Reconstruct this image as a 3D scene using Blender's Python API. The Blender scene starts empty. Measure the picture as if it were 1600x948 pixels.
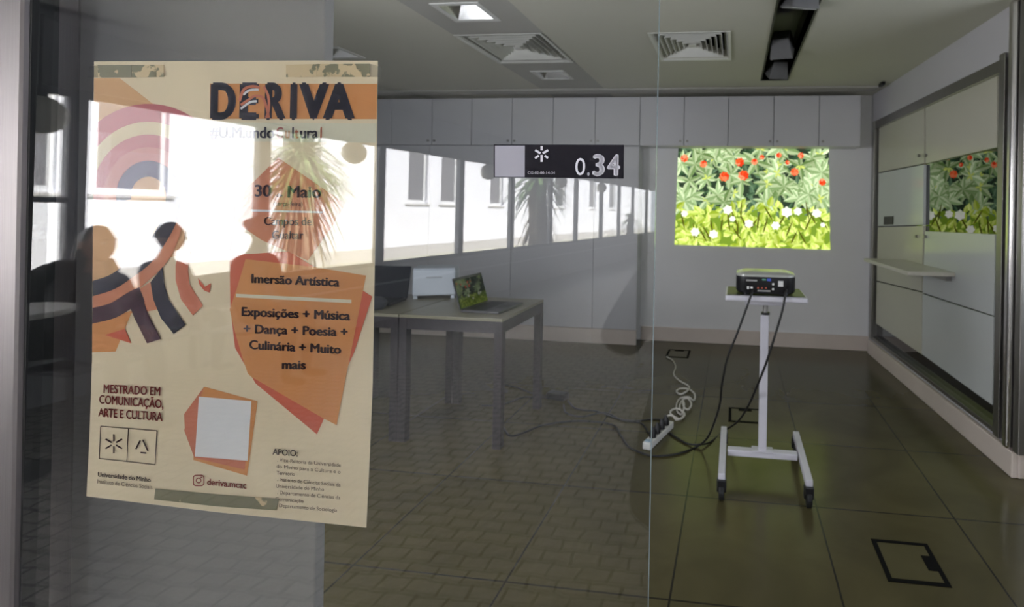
import bpy, bmesh, math, random
from mathutils import Vector, Matrix, Euler

# ------------------------------------------------------------------ camera, world, sun, exposure
SC = bpy.context.scene
COL = SC.collection
F, PX, PY, RHO, TH, H = 820.0, 1047.0, 323.2, 0.018, math.radians(7), 1.4     # in pixels of a 1600x948 frame
CT, ST = math.cos(TH), math.sin(TH)
cam_d = bpy.data.cameras.new('camera')
cam = bpy.data.objects.new('camera', cam_d); COL.objects.link(cam)
cam_d.sensor_width = 36.0
cam_d.lens = F / 1600 * 36
cam_d.shift_x = -(PX - 800) / 1600
cam_d.shift_y = -(474 - PY) / 1600
cam_d.clip_start = 0.02
cam_d.dof.use_dof = True
cam_d.dof.focus_distance = 0.64
cam_d.dof.aperture_fstop = 9.0
_rt = Vector((CT, ST, 0)); _fw = Vector((-ST, CT, 0)); _up = Vector((0, 0, 1))
_r = _rt * math.cos(RHO) + _up * math.sin(RHO)
_u = -_rt * math.sin(RHO) + _up * math.cos(RHO)
cam.matrix_world = Matrix(((_r.x, _u.x, -_fw.x, 0), (_r.y, _u.y, -_fw.y, 0), (_r.z, _u.z, -_fw.z, H), (0, 0, 0, 1)))
SC.camera = cam

SC.view_settings.view_transform = 'Standard'
SC.view_settings.look = 'None'
SC.view_settings.gamma = 1
SC.view_settings.use_curve_mapping = False
SC.view_settings.exposure = 0.0
SC.cycles.max_bounces = 14
SC.cycles.diffuse_bounces = 6
SC.cycles.glossy_bounces = 6
SC.cycles.transparent_max_bounces = 24
SC.cycles.sample_clamp_indirect = 12
SC.cycles.blur_glossy = 0.3

world = bpy.data.worlds.new('sky'); SC.world = world
world.use_nodes = True
_bg = world.node_tree.nodes['Background']
_bg.inputs[0].default_value = (0.80, 0.88, 1.0, 1)
_bg.inputs[1].default_value = 4.0

def light(name, kind, loc, direction, energy, color, **kw):
    d = bpy.data.lights.new(name, kind); d.energy = energy; d.color = color
    for k, v in kw.items(): setattr(d, k, v)
    o = bpy.data.objects.new(name, d); COL.objects.link(o)
    o.location = loc
    o.rotation_euler = Vector(direction).to_track_quat('-Z', 'Y').to_euler()
    return o
light('sun', 'SUN', (0, 0, 20), (-0.62, -0.12, -0.72), 50.0, (1.0, 0.95, 0.90), angle=0.01)
# two fill lights added at the unseen side walls to brighten the room
light('left_fill', 'AREA', (-4.76, 1.75, 1.75), (1, 0.42, 0.0), 3.0, (0.94, 0.96, 1.0), shape='RECTANGLE', size=1.0, size_y=1.8)
light('right_fill', 'AREA', (2.72, 1.80, 1.75), (-1, 0.55, 0.1), 9.0, (0.95, 0.97, 1.0), shape='RECTANGLE', size=0.9, size_y=1.8)
# fill light added inside the front wall, left of the steel post, no glazing there
light('front_fill', 'AREA', (-2.1, 0.95, 1.45), (1, 0.6, 0.03), 46.0, (0.95, 0.96, 1.0), shape='RECTANGLE', size=1.2, size_y=1.1)
# fill light added at the unseen opposite wall to brighten the corridor
light('corridor_fill', 'AREA', (2.97, -4.4, 1.55), (-1, 0.25, -0.05), 230.0, (0.96, 0.97, 1.0), shape='RECTANGLE', size=1.5, size_y=6.0)

# ------------------------------------------------------------------ pixel -> place
def ray(px, py):
    ui = (px - PX) / F; vi = (PY - py) / F
    u = ui * math.cos(RHO) - vi * math.sin(RHO); v = ui * math.sin(RHO) + vi * math.cos(RHO)
    return Vector((u * CT - ST, u * ST + CT, v))
EYE = Vector((0, 0, H))
def on_plane(px, py, p, n):
    d = ray(px, py); n = Vector(n)
    return EYE + d * ((Vector(p) - EYE).dot(n) / d.dot(n))
def onz(px, py, z=0.0): return on_plane(px, py, (0, 0, z), (0, 0, 1))
def ony(px, py, y): return on_plane(px, py, (0, y, 0), (0, 1, 0))
TILT = 0.0055                                                   # the pane leans back a little
def G(px, py, y): return on_plane(px, py, (0, y, H), (0, 1, -TILT))
GY = 0.607                                                      # reflecting plane
def at(px, py, dist):                                           # a point seen at that depth along the view axis
    return EYE + ray(px, py) * dist
def mirror(p): return Vector((p.x, 2 * GY - p.y, p.z))

# ------------------------------------------------------------------ materials
MATS = {}
def srgb(r, g, b):
    f = lambda c: (c / 255 / 12.92) if c / 255 <= 0.04045 else ((c / 255 + 0.055) / 1.055) ** 2.4
    return (f(r), f(g), f(b))
def mat(name, col, rough=0.5, metal=0.0, noise=0.06, scale=12.0, bump=0.0, bscale=60.0, spec=0.5, stretch=None, **kw):
    if name in MATS: return MATS[name]
    m = bpy.data.materials.new(name); m.use_nodes = True
    nt = m.node_tree; N = nt.nodes; L = nt.links
    b = N['Principled BSDF']
    b.inputs['Roughness'].default_value = rough; b.inputs['Metallic'].default_value = metal
    b.inputs['Specular IOR Level'].default_value = spec
    for k, v in kw.items(): b.inputs[k].default_value = v
    tc = N.new('ShaderNodeTexCoord'); mp = N.new('ShaderNodeMapping')
    if stretch: mp.inputs['Scale'].default_value = stretch
    L.new(tc.outputs['Object'], mp.inputs[0])
    nz = N.new('ShaderNodeTexNoise'); nz.inputs['Scale'].default_value = scale; nz.inputs['Detail'].default_value = 5
    L.new(mp.outputs[0], nz.inputs['Vector'])
    mx = N.new('ShaderNodeMix'); mx.data_type = 'RGBA'
    lo = [max(0, c * (1 - noise * 2)) for c in col[:3]] + [1]; hi = [min(1, c * (1 + noise * 2)) for c in col[:3]] + [1]
    mx.inputs[6].default_value = lo; mx.inputs[7].default_value = hi
    L.new(nz.outputs[0], mx.inputs[0]); L.new(mx.outputs[2], b.inputs['Base Color'])
    if bump:
        n2 = N.new('ShaderNodeTexNoise'); n2.inputs['Scale'].default_value = bscale; n2.inputs['Detail'].default_value = 4
        L.new(mp.outputs[0], n2.inputs['Vector'])
        bp = N.new('ShaderNodeBump'); bp.inputs['Strength'].default_value = bump; bp.inputs['Distance'].default_value = 0.01
        L.new(n2.outputs[0], bp.inputs['Height']); L.new(bp.outputs[0], b.inputs['Normal'])
    MATS[name] = m
    return m
def glass_mat(name, f0, tint):
    m = bpy.data.materials.new(name); m.use_nodes = True
    nt = m.node_tree; N = nt.nodes; L = nt.links
    for n in list(N): N.remove(n)
    out = N.new('ShaderNodeOutputMaterial'); mix = N.new('ShaderNodeMixShader')
    tr = N.new('ShaderNodeBsdfTransparent'); gl = N.new('ShaderNodeBsdfGlossy')
    gl.inputs['Roughness'].default_value = 0.0
    gl.inputs['Color'].default_value = (0.97, 0.98, 1, 1); tr.inputs['Color'].default_value = (*tint, 1)
    lw = N.new('ShaderNodeLayerWeight'); lw.inputs['Blend'].default_value = 0.5
    pw = N.new('ShaderNodeMath'); pw.operation = 'POWER'; pw.inputs[1].default_value = 5
    ma = N.new('ShaderNodeMath'); ma.operation = 'MULTIPLY_ADD'; ma.inputs[1].default_value = 1 - f0; ma.inputs[2].default_value = f0
    L.new(lw.outputs['Facing'], pw.inputs[0]); L.new(pw.outputs[0], ma.inputs[0]); L.new(ma.outputs[0], mix.inputs[0])
    L.new(tr.outputs[0], mix.inputs[1]); L.new(gl.outputs[0], mix.inputs[2]); L.new(mix.outputs[0], out.inputs[0])
    return m
def color_emit(name, strength):                                  # a picture made of light: colours stored on the mesh
    m = bpy.data.materials.new(name); m.use_nodes = True
    nt = m.node_tree; N = nt.nodes; L = nt.links
    for n in list(N): N.remove(n)
    out = N.new('ShaderNodeOutputMaterial'); e = N.new('ShaderNodeEmission'); a = N.new('ShaderNodeAttribute')
    a.attribute_name = 'Col'; e.inputs['Strength'].default_value = strength
    L.new(a.outputs['Color'], e.inputs['Color']); L.new(e.outputs[0], out.inputs[0])
    return m

white_wall = mat('white_wall_paint', (0.78, 0.78, 0.80), 0.65, noise=0.02, scale=3, bump=0.03, bscale=180)
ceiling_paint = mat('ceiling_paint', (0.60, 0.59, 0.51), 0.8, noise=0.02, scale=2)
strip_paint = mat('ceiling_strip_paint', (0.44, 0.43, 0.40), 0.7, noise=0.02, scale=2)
cab_white = mat('white_laminate', (0.60, 0.60, 0.635), 0.4, noise=0.015, scale=4)
plinth_m = mat('pinkish_beige_skirting', (0.66, 0.58, 0.53), 0.45, noise=0.03, scale=6)
steel = mat('brushed_steel', (0.20, 0.185, 0.19), 0.45, 1.0, noise=0.10, scale=14, stretch=(60, 60, 0.6))
steel_bright = mat('polished_steel', (0.66, 0.64, 0.64), 0.24, 1.0, noise=0.10, scale=14, stretch=(60, 60, 0.6))
steel_dark = mat('dull_steel', (0.36, 0.35, 0.34), 0.38, 1.0, noise=0.08, scale=10, stretch=(40, 40, 1))
rubber = mat('black_rubber', (0.008, 0.009, 0.010), 0.55, noise=0.1)
black_plastic = mat('black_plastic', (0.010, 0.010, 0.012), 0.38, noise=0.1, scale=40)
dark_metal = mat('dark_grey_metal', (0.05, 0.05, 0.055), 0.45, 0.3, noise=0.08, scale=20)
lilac_paint = mat('lilac_grey_steel_paint', (0.62, 0.61, 0.68), 0.4, noise=0.03, scale=20)
grey_paint = mat('grey_board_paint', (0.272, 0.262, 0.264), 0.7, noise=0.03, scale=3)
white_plastic = mat('white_plastic', (0.75, 0.75, 0.74), 0.4, noise=0.03, scale=30)
pane_m = glass_mat('clear_glass', 0.050, (0.94, 0.945, 0.94))
window_pane_m = glass_mat('window_glass', 0.035, (0.97, 0.98, 0.98))
pane_edge = mat('glass_edge', (0.35, 0.43, 0.46), 0.2, noise=0.1, scale=30)

# ------------------------------------------------------------------ mesh builder
class MB:
    def __init__(s): s.v = []; s.f = []; s.m = []; s.c = []
    def poly(s, pts, mi=0, col=None):
        i = len(s.v); s.v += [tuple(p) for p in pts]; s.f.append(tuple(range(i, i + len(pts)))); s.m.append(mi); s.c.append(col)
    def faces(s, verts, faces, mi=0):
        i = len(s.v); s.v += [tuple(p) for p in verts]
        for f in faces: s.f.append(tuple(a + i for a in f)); s.m.append(mi); s.c.append(None)
    def box(s, lo, hi, mi=0, M=None):
        (x0, y0, z0), (x1, y1, z1) = lo, hi
        v = [Vector(p) for p in ((x0,y0,z0),(x1,y0,z0),(x1,y1,z0),(x0,y1,z0),(x0,y0,z1),(x1,y0,z1),(x1,y1,z1),(x0,y1,z1))]
        if M is not None: v = [M @ p for p in v]
        s.faces(v, [(0,3,2,1),(4,5,6,7),(0,1,5,4),(1,2,6,5),(2,3,7,6),(3,0,4,7)], mi)
    def cbox(s, c, size, mi=0, M=None):
        s.box([c[i] - size[i] / 2 for i in range(3)], [c[i] + size[i] / 2 for i in range(3)], mi, M)
    def tube(s, pts, r, n=8, mi=0, closed=False, caps=True):
        pts = [Vector(p) for p in pts]; k = len(pts)
        rr = r if isinstance(r, (list, tuple)) else [r] * k
        rings = []; prev = None
        for i, p in enumerate(pts):
            if closed: t = pts[(i + 1) % k] - pts[i - 1]
            else: t = pts[min(i + 1, k - 1)] - pts[max(i - 1, 0)]
            t = t.normalized() if t.length > 1e-9 else Vector((0, 0, 1))
            if prev is None:
                a = t.orthogonal().normalized()
            else:
                a = prev - t * prev.dot(t)
                a = a.normalized() if a.length > 1e-6 else t.orthogonal().normalized()
            prev = a; b = t.cross(a)
            rings.append([p + (a * math.cos(q) + b * math.sin(q)) * rr[i] for q in [2 * math.pi * j / n for j in range(n)]])
        v = [p for ring in rings for p in ring]; f = []
        for i in range(k if closed else k - 1):
            for j in range(n):
                a0 = i * n; b0 = ((i + 1) % k) * n; j2 = (j + 1) % n
                f.append((a0 + j, a0 + j2, b0 + j2, b0 + j))
        if caps and not closed:
            f.append(tuple(reversed(range(n)))); f.append(tuple((k - 1) * n + j for j in range(n)))
        s.faces(v, f, mi)
    def cyl(s, p0, p1, r, n=16, mi=0): s.tube([p0, p1], r, n, mi)
    def prism(s, pts, vec, mi=0):
        pts = [Vector(p) for p in pts]; n = len(pts); vec = Vector(vec)
        s.faces(pts + [p + vec for p in pts],
                [tuple(reversed(range(n))), tuple(range(n, 2 * n))] + [(i, (i + 1) % n, n + (i + 1) % n, n + i) for i in range(n)], mi)
    def lathe(s, prof, c=(0, 0, 0), n=24, mi=0):
        v = []; f = []
        for r, z in prof:
            for j in range(n):
                a = 2 * math.pi * j / n; v.append((c[0] + r * math.cos(a), c[1] + r * math.sin(a), c[2] + z))
        for i in range(len(prof) - 1):
            for j in range(n):
                f.append((i * n + j, i * n + (j + 1) % n, (i + 1) * n + (j + 1) % n, (i + 1) * n + j))
        f.append(tuple(reversed(range(n)))); f.append(tuple((len(prof) - 1) * n + j for j in range(n)))
        s.faces(v, f, mi)
    def build(s, name, mats, parent=None, loc=None, rotz=0.0, bevel=0.0, smooth=False, seg=2):
        me = bpy.data.meshes.new(name); me.from_pydata(s.v, [], s.f); me.update()
        if not isinstance(mats, (list, tuple)): mats = [mats]
        for m in mats: me.materials.append(m)
        me.polygons.foreach_set('material_index', s.m)
        if any(c is not None for c in s.c):
            ca = me.color_attributes.new('Col', 'FLOAT_COLOR', 'CORNER'); li = 0
            for p, c in zip(me.polygons, s.c):
                for k in p.loop_indices: ca.data[k].color = (*(c or (0, 0, 0)), 1)
        bm = bmesh.new(); bm.from_mesh(me)
        if not any(c is not None for c in s.c): bmesh.ops.recalc_face_normals(bm, faces=bm.faces)
        bm.to_mesh(me); bm.free()
        if smooth: me.polygons.foreach_set('use_smooth', [True] * len(me.polygons))
        o = bpy.data.objects.new(name, me); COL.objects.link(o)
        if loc is not None: o.location = loc
        if rotz: o.rotation_euler = (0, 0, rotz)
        if parent: o.parent = parent
        if bevel:
            b = o.modifiers.new('bevel', 'BEVEL'); b.width = bevel; b.segments = seg; b.limit_method = 'ANGLE'; b.angle_limit = math.radians(40)
        if smooth: 
            try: me.set_sharp_from_angle(angle=math.radians(45))
            except Exception: pass
        return o
def tag(o, label, cat, group=None):
    o['label'] = label; o['category'] = cat
    if group: o['group'] = group
    return o
def structure(o): o['kind'] = 'structure'; return o
def thing(name, label, cat, loc=(0, 0, 0), rotz=0.0, group=None):
    o = bpy.data.objects.new(name, None); COL.objects.link(o); o.empty_display_size = 0.1
    o.location = loc; o.rotation_euler = (0, 0, rotz)
    return tag(o, label, cat, group)
def dup(root, loc, rotz=None, label=None):
    r = root.copy(); COL.objects.link(r); r.location = loc
    if rotz is not None: r.rotation_euler = (0, 0, rotz)
    if label: r['label'] = label
    for ch in list(root.children):
        c = ch.copy(); COL.objects.link(c); c.parent = r
        for g in list(ch.children):
            d = g.copy(); COL.objects.link(d); d.parent = c
    return r
def spline(pts, n=8):
    pts = [Vector(p) for p in pts]; out = []
    for i in range(len(pts) - 1):
        p0 = pts[max(i - 1, 0)]; p1 = pts[i]; p2 = pts[i + 1]; p3 = pts[min(i + 2, len(pts) - 1)]
        for j in range(n):
            t = j / n
            out.append(0.5 * ((2 * p1) + (p2 - p0) * t + (2 * p0 - 5 * p1 + 4 * p2 - p3) * t * t + (3 * p1 - p0 - 3 * p2 + p3) * t ** 3))
    out.append(pts[-1]); return out
_tc = {}
def glyphs(txt, bold=0.0):                                       # flat lettering as triangles, scaled to a unit cap height
    key = (txt, bold)
    if key in _tc: return _tc[key]
    cu = bpy.data.curves.new('lettering', 'FONT'); cu.body = txt; cu.size = 1; cu.offset = bold; cu.resolution_u = 5
    o = bpy.data.objects.new('lettering', cu); COL.objects.link(o)
    dg = bpy.context.evaluated_depsgraph_get(); me = bpy.data.meshes.new_from_object(o.evaluated_get(dg))
    v = [tuple(p.co) for p in me.vertices]; f = [tuple(p.vertices) for p in me.polygons]
    bpy.data.objects.remove(o); bpy.data.curves.remove(cu); bpy.data.meshes.remove(me)
    _tc[key] = (v, f); return _tc[key]
CAP = 0.691
def put_text(mb, txt, p0, p1, cap, mi, bold=0.02, off=(0, 0, 0), up=None, caponly=False):
    """lettering from p0 to p1 (baseline ends, in 3-D) with that cap height"""
    v, f = glyphs(txt, 0.0)
    xs = [a[0] for a in v]; x0, x1 = min(xs), max(xs)
    p0 = Vector(p0) + Vector(off); p1 = Vector(p1) + Vector(off); ax = p1 - p0
    up = Vector(up or (0, TILT, 1)).normalized()
    b = max(0.0, bold); k = (x1 - x0) / (x1 - x0 + 2 * b); axn = ax.normalized(); un = cap / CAP; bh = ax.length * b / (x1 - x0 + 2 * b)
    for dx, dz in ([(0, 0)] if b < .008 else [(-1, 0), (1, 0), (0, .5), (0, -.5), (-.5, 0), (.5, 0)]):   # heavier strokes: the letters overprinted a hair apart
        mb.faces([p0 + axn * (bh + dx * bh) + ax * (k * (a[0] - x0) / (x1 - x0)) + up * (a[1] * un + dz * b * un) for a in v], f, mi)

# ================================================================== THE ROOM
BACK, CABF = 5.45, 5.215
FRONT = 0.62
LEFT, RIGHT = -4.80, 2.75
BZ0, BZ1 = 1.25, 2.25                                            # bottom and top of the opening added for the right fill light
CEIL = 2.55
# ---- floor of the room: square olive-brown panels with thin dark joints
def floor_material():
    m = bpy.data.materials.new('floor_panels'); m.use_nodes = True
    nt = m.node_tree; N = nt.nodes; L = nt.links; b = N['Principled BSDF']
    tc = N.new('ShaderNodeTexCoord'); mp = N.new('ShaderNodeMapping')
    mp.inputs['Location'].default_value = (0.205, -1.86, 0)
    L.new(tc.outputs['Object'], mp.inputs[0])
    br = N.new('ShaderNodeTexBrick'); br.offset = 0; br.squash = 1
    br.inputs['Scale'].default_value = 1; br.inputs['Brick Width'].default_value = 0.6135; br.inputs['Row Height'].default_value = 0.68
    br.inputs['Mortar Size'].default_value = 0.0042; br.inputs['Mortar Smooth'].default_value = 0.1
    br.inputs['Color1'].default_value = (0.084, 0.073, 0.033, 1); br.inputs['Color2'].default_value = (0.094, 0.081, 0.037, 1)
    br.inputs['Mortar'].default_value = (0.022, 0.02, 0.014, 1); br.inputs['Bias'].default_value = 0.0
    L.new(mp.outputs[0], br.inputs['Vector'])
    nz = N.new('ShaderNodeTexNoise'); nz.inputs['Scale'].default_value = 2.2; nz.inputs['Detail'].default_value = 7; nz.inputs['Distortion'].default_value = 1.0
    L.new(mp.outputs[0], nz.inputs['Vector'])
    cr = N.new('ShaderNodeValToRGB'); cr.color_ramp.elements[0].position = 0.3; cr.color_ramp.elements[0].color = (0.80, 0.80, 0.80, 1)
    cr.color_ramp.elements[1].position = 0.7; cr.color_ramp.elements[1].color = (1.12, 1.12, 1.12, 1)
    L.new(nz.outputs[0], cr.inputs[0])
    mx = N.new('ShaderNodeMix'); mx.data_type = 'RGBA'; mx.blend_type = 'MULTIPLY'; mx.inputs[0].default_value = 1
    L.new(br.outputs[0], mx.inputs[6]); L.new(cr.outputs[0], mx.inputs[7]); L.new(mx.outputs[2], b.inputs['Base Color'])
    b.inputs['Roughness'].default_value = 0.21; b.inputs['Specular IOR Level'].default_value = 0.3
    return m
mb = MB(); mb.box((LEFT, FRONT - 0.02, -0.10), (RIGHT, BACK, 0.0)); structure(mb.build('floor', floor_material()))
# ---- ceiling, with the slightly darker service strip the diffuser and downlights sit in
SX0, SX1 = -1.93, -1.29
mb = MB()
TX0, TX1, TY0, TY1 = 0.222, 0.440, 2.30, 4.75                     # slot of the track light
HOLES = [(TX0, TX1, TY0, TY1), (-0.565, -0.065, 3.44, 4.03), (-1.885, -1.325, 3.40, 4.03),
         (-1.74, -1.50, 2.86, 3.10), (-1.74, -1.50, 4.36, 4.60), (-3.22, -2.98, 3.60, 3.84)]
xs = sorted({LEFT, RIGHT, SX0, SX1, *[h[0] for h in HOLES], *[h[1] for h in HOLES]})
ys = sorted({FRONT - 0.02, BACK, *[h[2] for h in HOLES], *[h[3] for h in HOLES]})
for i in range(len(xs) - 1):
    for j in range(len(ys) - 1):
        cx, cy = (xs[i] + xs[i + 1]) / 2, (ys[j] + ys[j + 1]) / 2
        if any(h[0] < cx < h[1] and h[2] < cy < h[3] for h in HOLES): continue
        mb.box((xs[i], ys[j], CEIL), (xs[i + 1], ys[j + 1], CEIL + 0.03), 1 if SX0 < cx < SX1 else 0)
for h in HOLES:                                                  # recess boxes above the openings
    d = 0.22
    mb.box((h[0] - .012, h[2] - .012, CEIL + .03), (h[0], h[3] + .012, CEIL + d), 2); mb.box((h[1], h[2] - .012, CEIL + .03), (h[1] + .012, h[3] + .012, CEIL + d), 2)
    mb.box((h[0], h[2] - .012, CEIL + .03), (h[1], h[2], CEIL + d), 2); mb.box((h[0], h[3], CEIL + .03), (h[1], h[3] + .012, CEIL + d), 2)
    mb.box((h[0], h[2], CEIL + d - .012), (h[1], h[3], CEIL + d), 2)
mb.box((LEFT, FRONT - 0.02, CEIL + 0.23), (RIGHT, BACK + 0.2, CEIL + 0.33), 0)
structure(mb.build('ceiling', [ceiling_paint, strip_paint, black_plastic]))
# ---- walls
mb = MB(); mb.box((LEFT - .15, BACK, -.1), (RIGHT + .15, BACK + .15, CEIL + .33)); structure(mb.build('wall_back', white_wall))
mb = MB()
mb.box((LEFT - .15, FRONT, -.1), (LEFT, BACK, CEIL + .33))
structure(mb.build('wall_left', white_wall))
mb = MB(); mb.box((LEFT, .75, 1.20), (LEFT + .05, 2.75, 1.249)); mb.box((LEFT, .75, 2.251), (LEFT + .05, 2.75, 2.30)); mb.box((LEFT, .75, 1.25), (LEFT + .05, .84, 2.25)); mb.box((LEFT, 2.66, 1.25), (LEFT + .05, 2.75, 2.25)); structure(mb.build('trim_8', steel))  # made-up window trim around the left fill light, the wall is closed
mb = MB(); mb.box((-.95, BACK - .022, 0), (1.37, BACK, .145)); structure(mb.build('baseboard_back', plinth_m, bevel=.004))
mb = MB(); mb.box((RIGHT, FRONT, -.1), (RIGHT + .15, .8, CEIL + .33)); mb.box((RIGHT, 2.8, -.1), (RIGHT + .15, BACK, CEIL + .33)); mb.box((RIGHT, .8, -.1), (RIGHT + .15, 2.8, BZ0)); mb.box((RIGHT, .8, BZ1), (RIGHT + .15, 2.8, CEIL + .33)); structure(mb.build('wall_side', white_wall))
mb = MB(); mb.box((3.21, -8.5, 2.75), (6.4, 6, 2.95)); structure(mb.build('sun_blocker', mat('concrete', (.4, .4, .4), .9)))  # unseen slab added to keep the sun out of the openings
# thin white ledge where the ceiling meets the cabinet row
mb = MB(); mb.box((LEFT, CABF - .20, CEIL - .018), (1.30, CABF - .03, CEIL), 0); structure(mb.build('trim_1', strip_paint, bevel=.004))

# ---- the right wall, a little out of square: frame (s along it towards the door, n into the room)
R0 = Vector((1.35, 5.36, 0)); RD = Vector((0.066, -1, 0)).normalized(); RN = Vector((-1, -0.066, 0)).normalized()
RM = Matrix(((RD.x, RN.x, 0, R0.x), (RD.y, RN.y, 0, R0.y), (0, 0, 1, 0), (0, 0, 0, 1)))
def rw(px, py):
    p = on_plane(px, py, R0, RN) - R0
    return p.dot(RD), p.z
def rwbox(mb, s0, s1, z0, z1, n0, n1, mi=0): mb.box((s0, n0, z0), (s1, n1, z1), mi, RM)
def rwquad(mb, pxs, n0, n1, mi=0):                               # four pixels on the wall -> a slab on it
    q = [rw(*p) for p in pxs]
    pts = [RM @ Vector((s, n0, z)) for s, z in q]; mb.prism(pts, RN * (n1 - n0), mi)
SEND = 2.36
FB = rw(1565, 683)[1]; FT = 2.27                                 # bottom / top of the steel frame
mb = MB()
rwbox(mb, -.12, SEND, -.05, FB, -.14, -.002); rwbox(mb, -.12, SEND, FT, CEIL, -.14, -.002); rwbox(mb, -.12, .02, FB, FT, -.14, -.002)
rwbox(mb, -.02, SEND, FB, FT, -.14, -.06)
structure(mb.build('wall_right', mat('lilac_grey_wall_paint', (.52, .515, .55), .6, noise=.02, scale=3)))
mb = MB(); rwbox(mb, 0, SEND + .03, 0, .135, -.001, .030); rwbox(mb, SEND, SEND + .035, 0, .135, -.16, -.001)
mb.box((1.56, 2.93, 0), (RIGHT, 2.97, .135)); structure(mb.build('baseboard_right', plinth_m, bevel=.006))
mb = MB(); mb.box((1.68, 2.97, 0), (RIGHT, 3.07, CEIL)); structure(mb.build('wall_return', white_wall))

# ---- cabinets along the back wall
def knob(mb, x, y, z):
    mb.cyl((x, y, z), (x, y - .016, z), .006, 10); mb.lathe([(.0001, 0), (.010, 0), (.010, .006), (.0001, .006)], (0, 0, 0), 12) if False else None
    mb.cyl((x, y - .014, z), (x, y - .022, z), .0125, 14)
edges = [ony(x, 190, CABF).x for x in (505 - 128, 440, 505, 560, 612, 675, 737, 800, 864, 930, 1000, 1069, 1138, 1209, 1280, 1345)]
ZB, ZT = 2.012, 2.505
def upper_cabinet(doors, loc_names, label):
    x0, x1 = doors[0][0], doors[-1][1]
    t = thing('wall_cabinet', label, 'cabinet', ((x0 + x1) / 2, BACK - .001, ZB), 0, 'white cabinets along the top of the back wall')
    cx = (x0 + x1) / 2
    m = MB(); d = BACK - CABF
    m.box((x0 - cx + .001, -d + .020, 0), (x1 - cx - .001, 0, ZT - ZB)); m.build('body', cab_white, t)
    for (a, b, side) in doors:
        m = MB(); m.box((a - cx + .0035, -d, .002), (b - cx - .0035, -d + .018, ZT - ZB - .003)); dr = m.build('door', cab_white, t, bevel=.0015)
        kx = (a - cx + .035) if side < 0 else (b - cx - .035)
        m = MB(); knob(m, kx, -d, .045); m.build('knob', steel_dark, dr, smooth=True)
    return t
E = edges
UP = [([(E[14], E[15], -1)], 'narrow single-door white cabinet at the right end of the row above the projected picture'),
      ([(E[12], E[13], 1), (E[13], E[14], -1)], 'two-door white wall cabinet above the right half of the projected picture'),
      ([(E[10], E[11], 1), (E[11], E[12], -1)], 'two-door white wall cabinet crossed by the free edge of the glass pane'),
      ([(E[8], E[9], 1), (E[9], E[10], -1)], 'two-door white wall cabinet above the room number on the black sign'),
      ([(E[6], E[7], 1), (E[7], E[8], -1)], 'two-door white wall cabinet above the blank square of the black sign'),
      ([(E[4], E[5], 1), (E[5], E[6], -1)], 'two-door white wall cabinet midway between the poster and the black sign'),
      ([(E[2], E[3], 1), (E[3], E[4], -1)], 'two-door white wall cabinet half hidden by the upper right corner of the poster')]
for d, l in UP: upper_cabinet(d, None, l)
# tall floor cabinets below the row, left of the recess
TE = [-4.30] + [ony(x, 450, CABF).x for x in (536, 668, 797, 926)] + [-0.962]
TL = ['tall white floor cabinet behind the poster at the far left of the back wall', 'tall white floor cabinet just right of the poster behind the black tables',
      'tall white floor cabinet behind the open laptop', 'tall white floor cabinet behind the right end of the tables', 'narrow tall white floor cabinet at the corner of the recess']
for i in range(5):
    x0, x1 = TE[i], TE[i + 1]; cx = (x0 + x1) / 2; d = BACK - CABF
    t = thing('floor_cabinet', TL[i], 'cabinet', (cx, BACK - .001, 0), 0, 'tall white cabinets along the back wall')
    m = MB(); m.box((x0 - cx + .001, -d + .020, .15), (x1 - cx - .001, 0, ZB - .004)); m.build('body', cab_white, t)
    m = MB(); m.box((x0 - cx + .0025, -d, .152), (x1 - cx - .0025, -d + .018, ZB - .006)); m.build('door', cab_white, t, bevel=.0015)
    m = MB(); m.box((x0 - cx, -d - .006, 0), (x1 - cx, -d + .018, .149)); m.build('plinth', plinth_m, t, bevel=.002)

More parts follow.
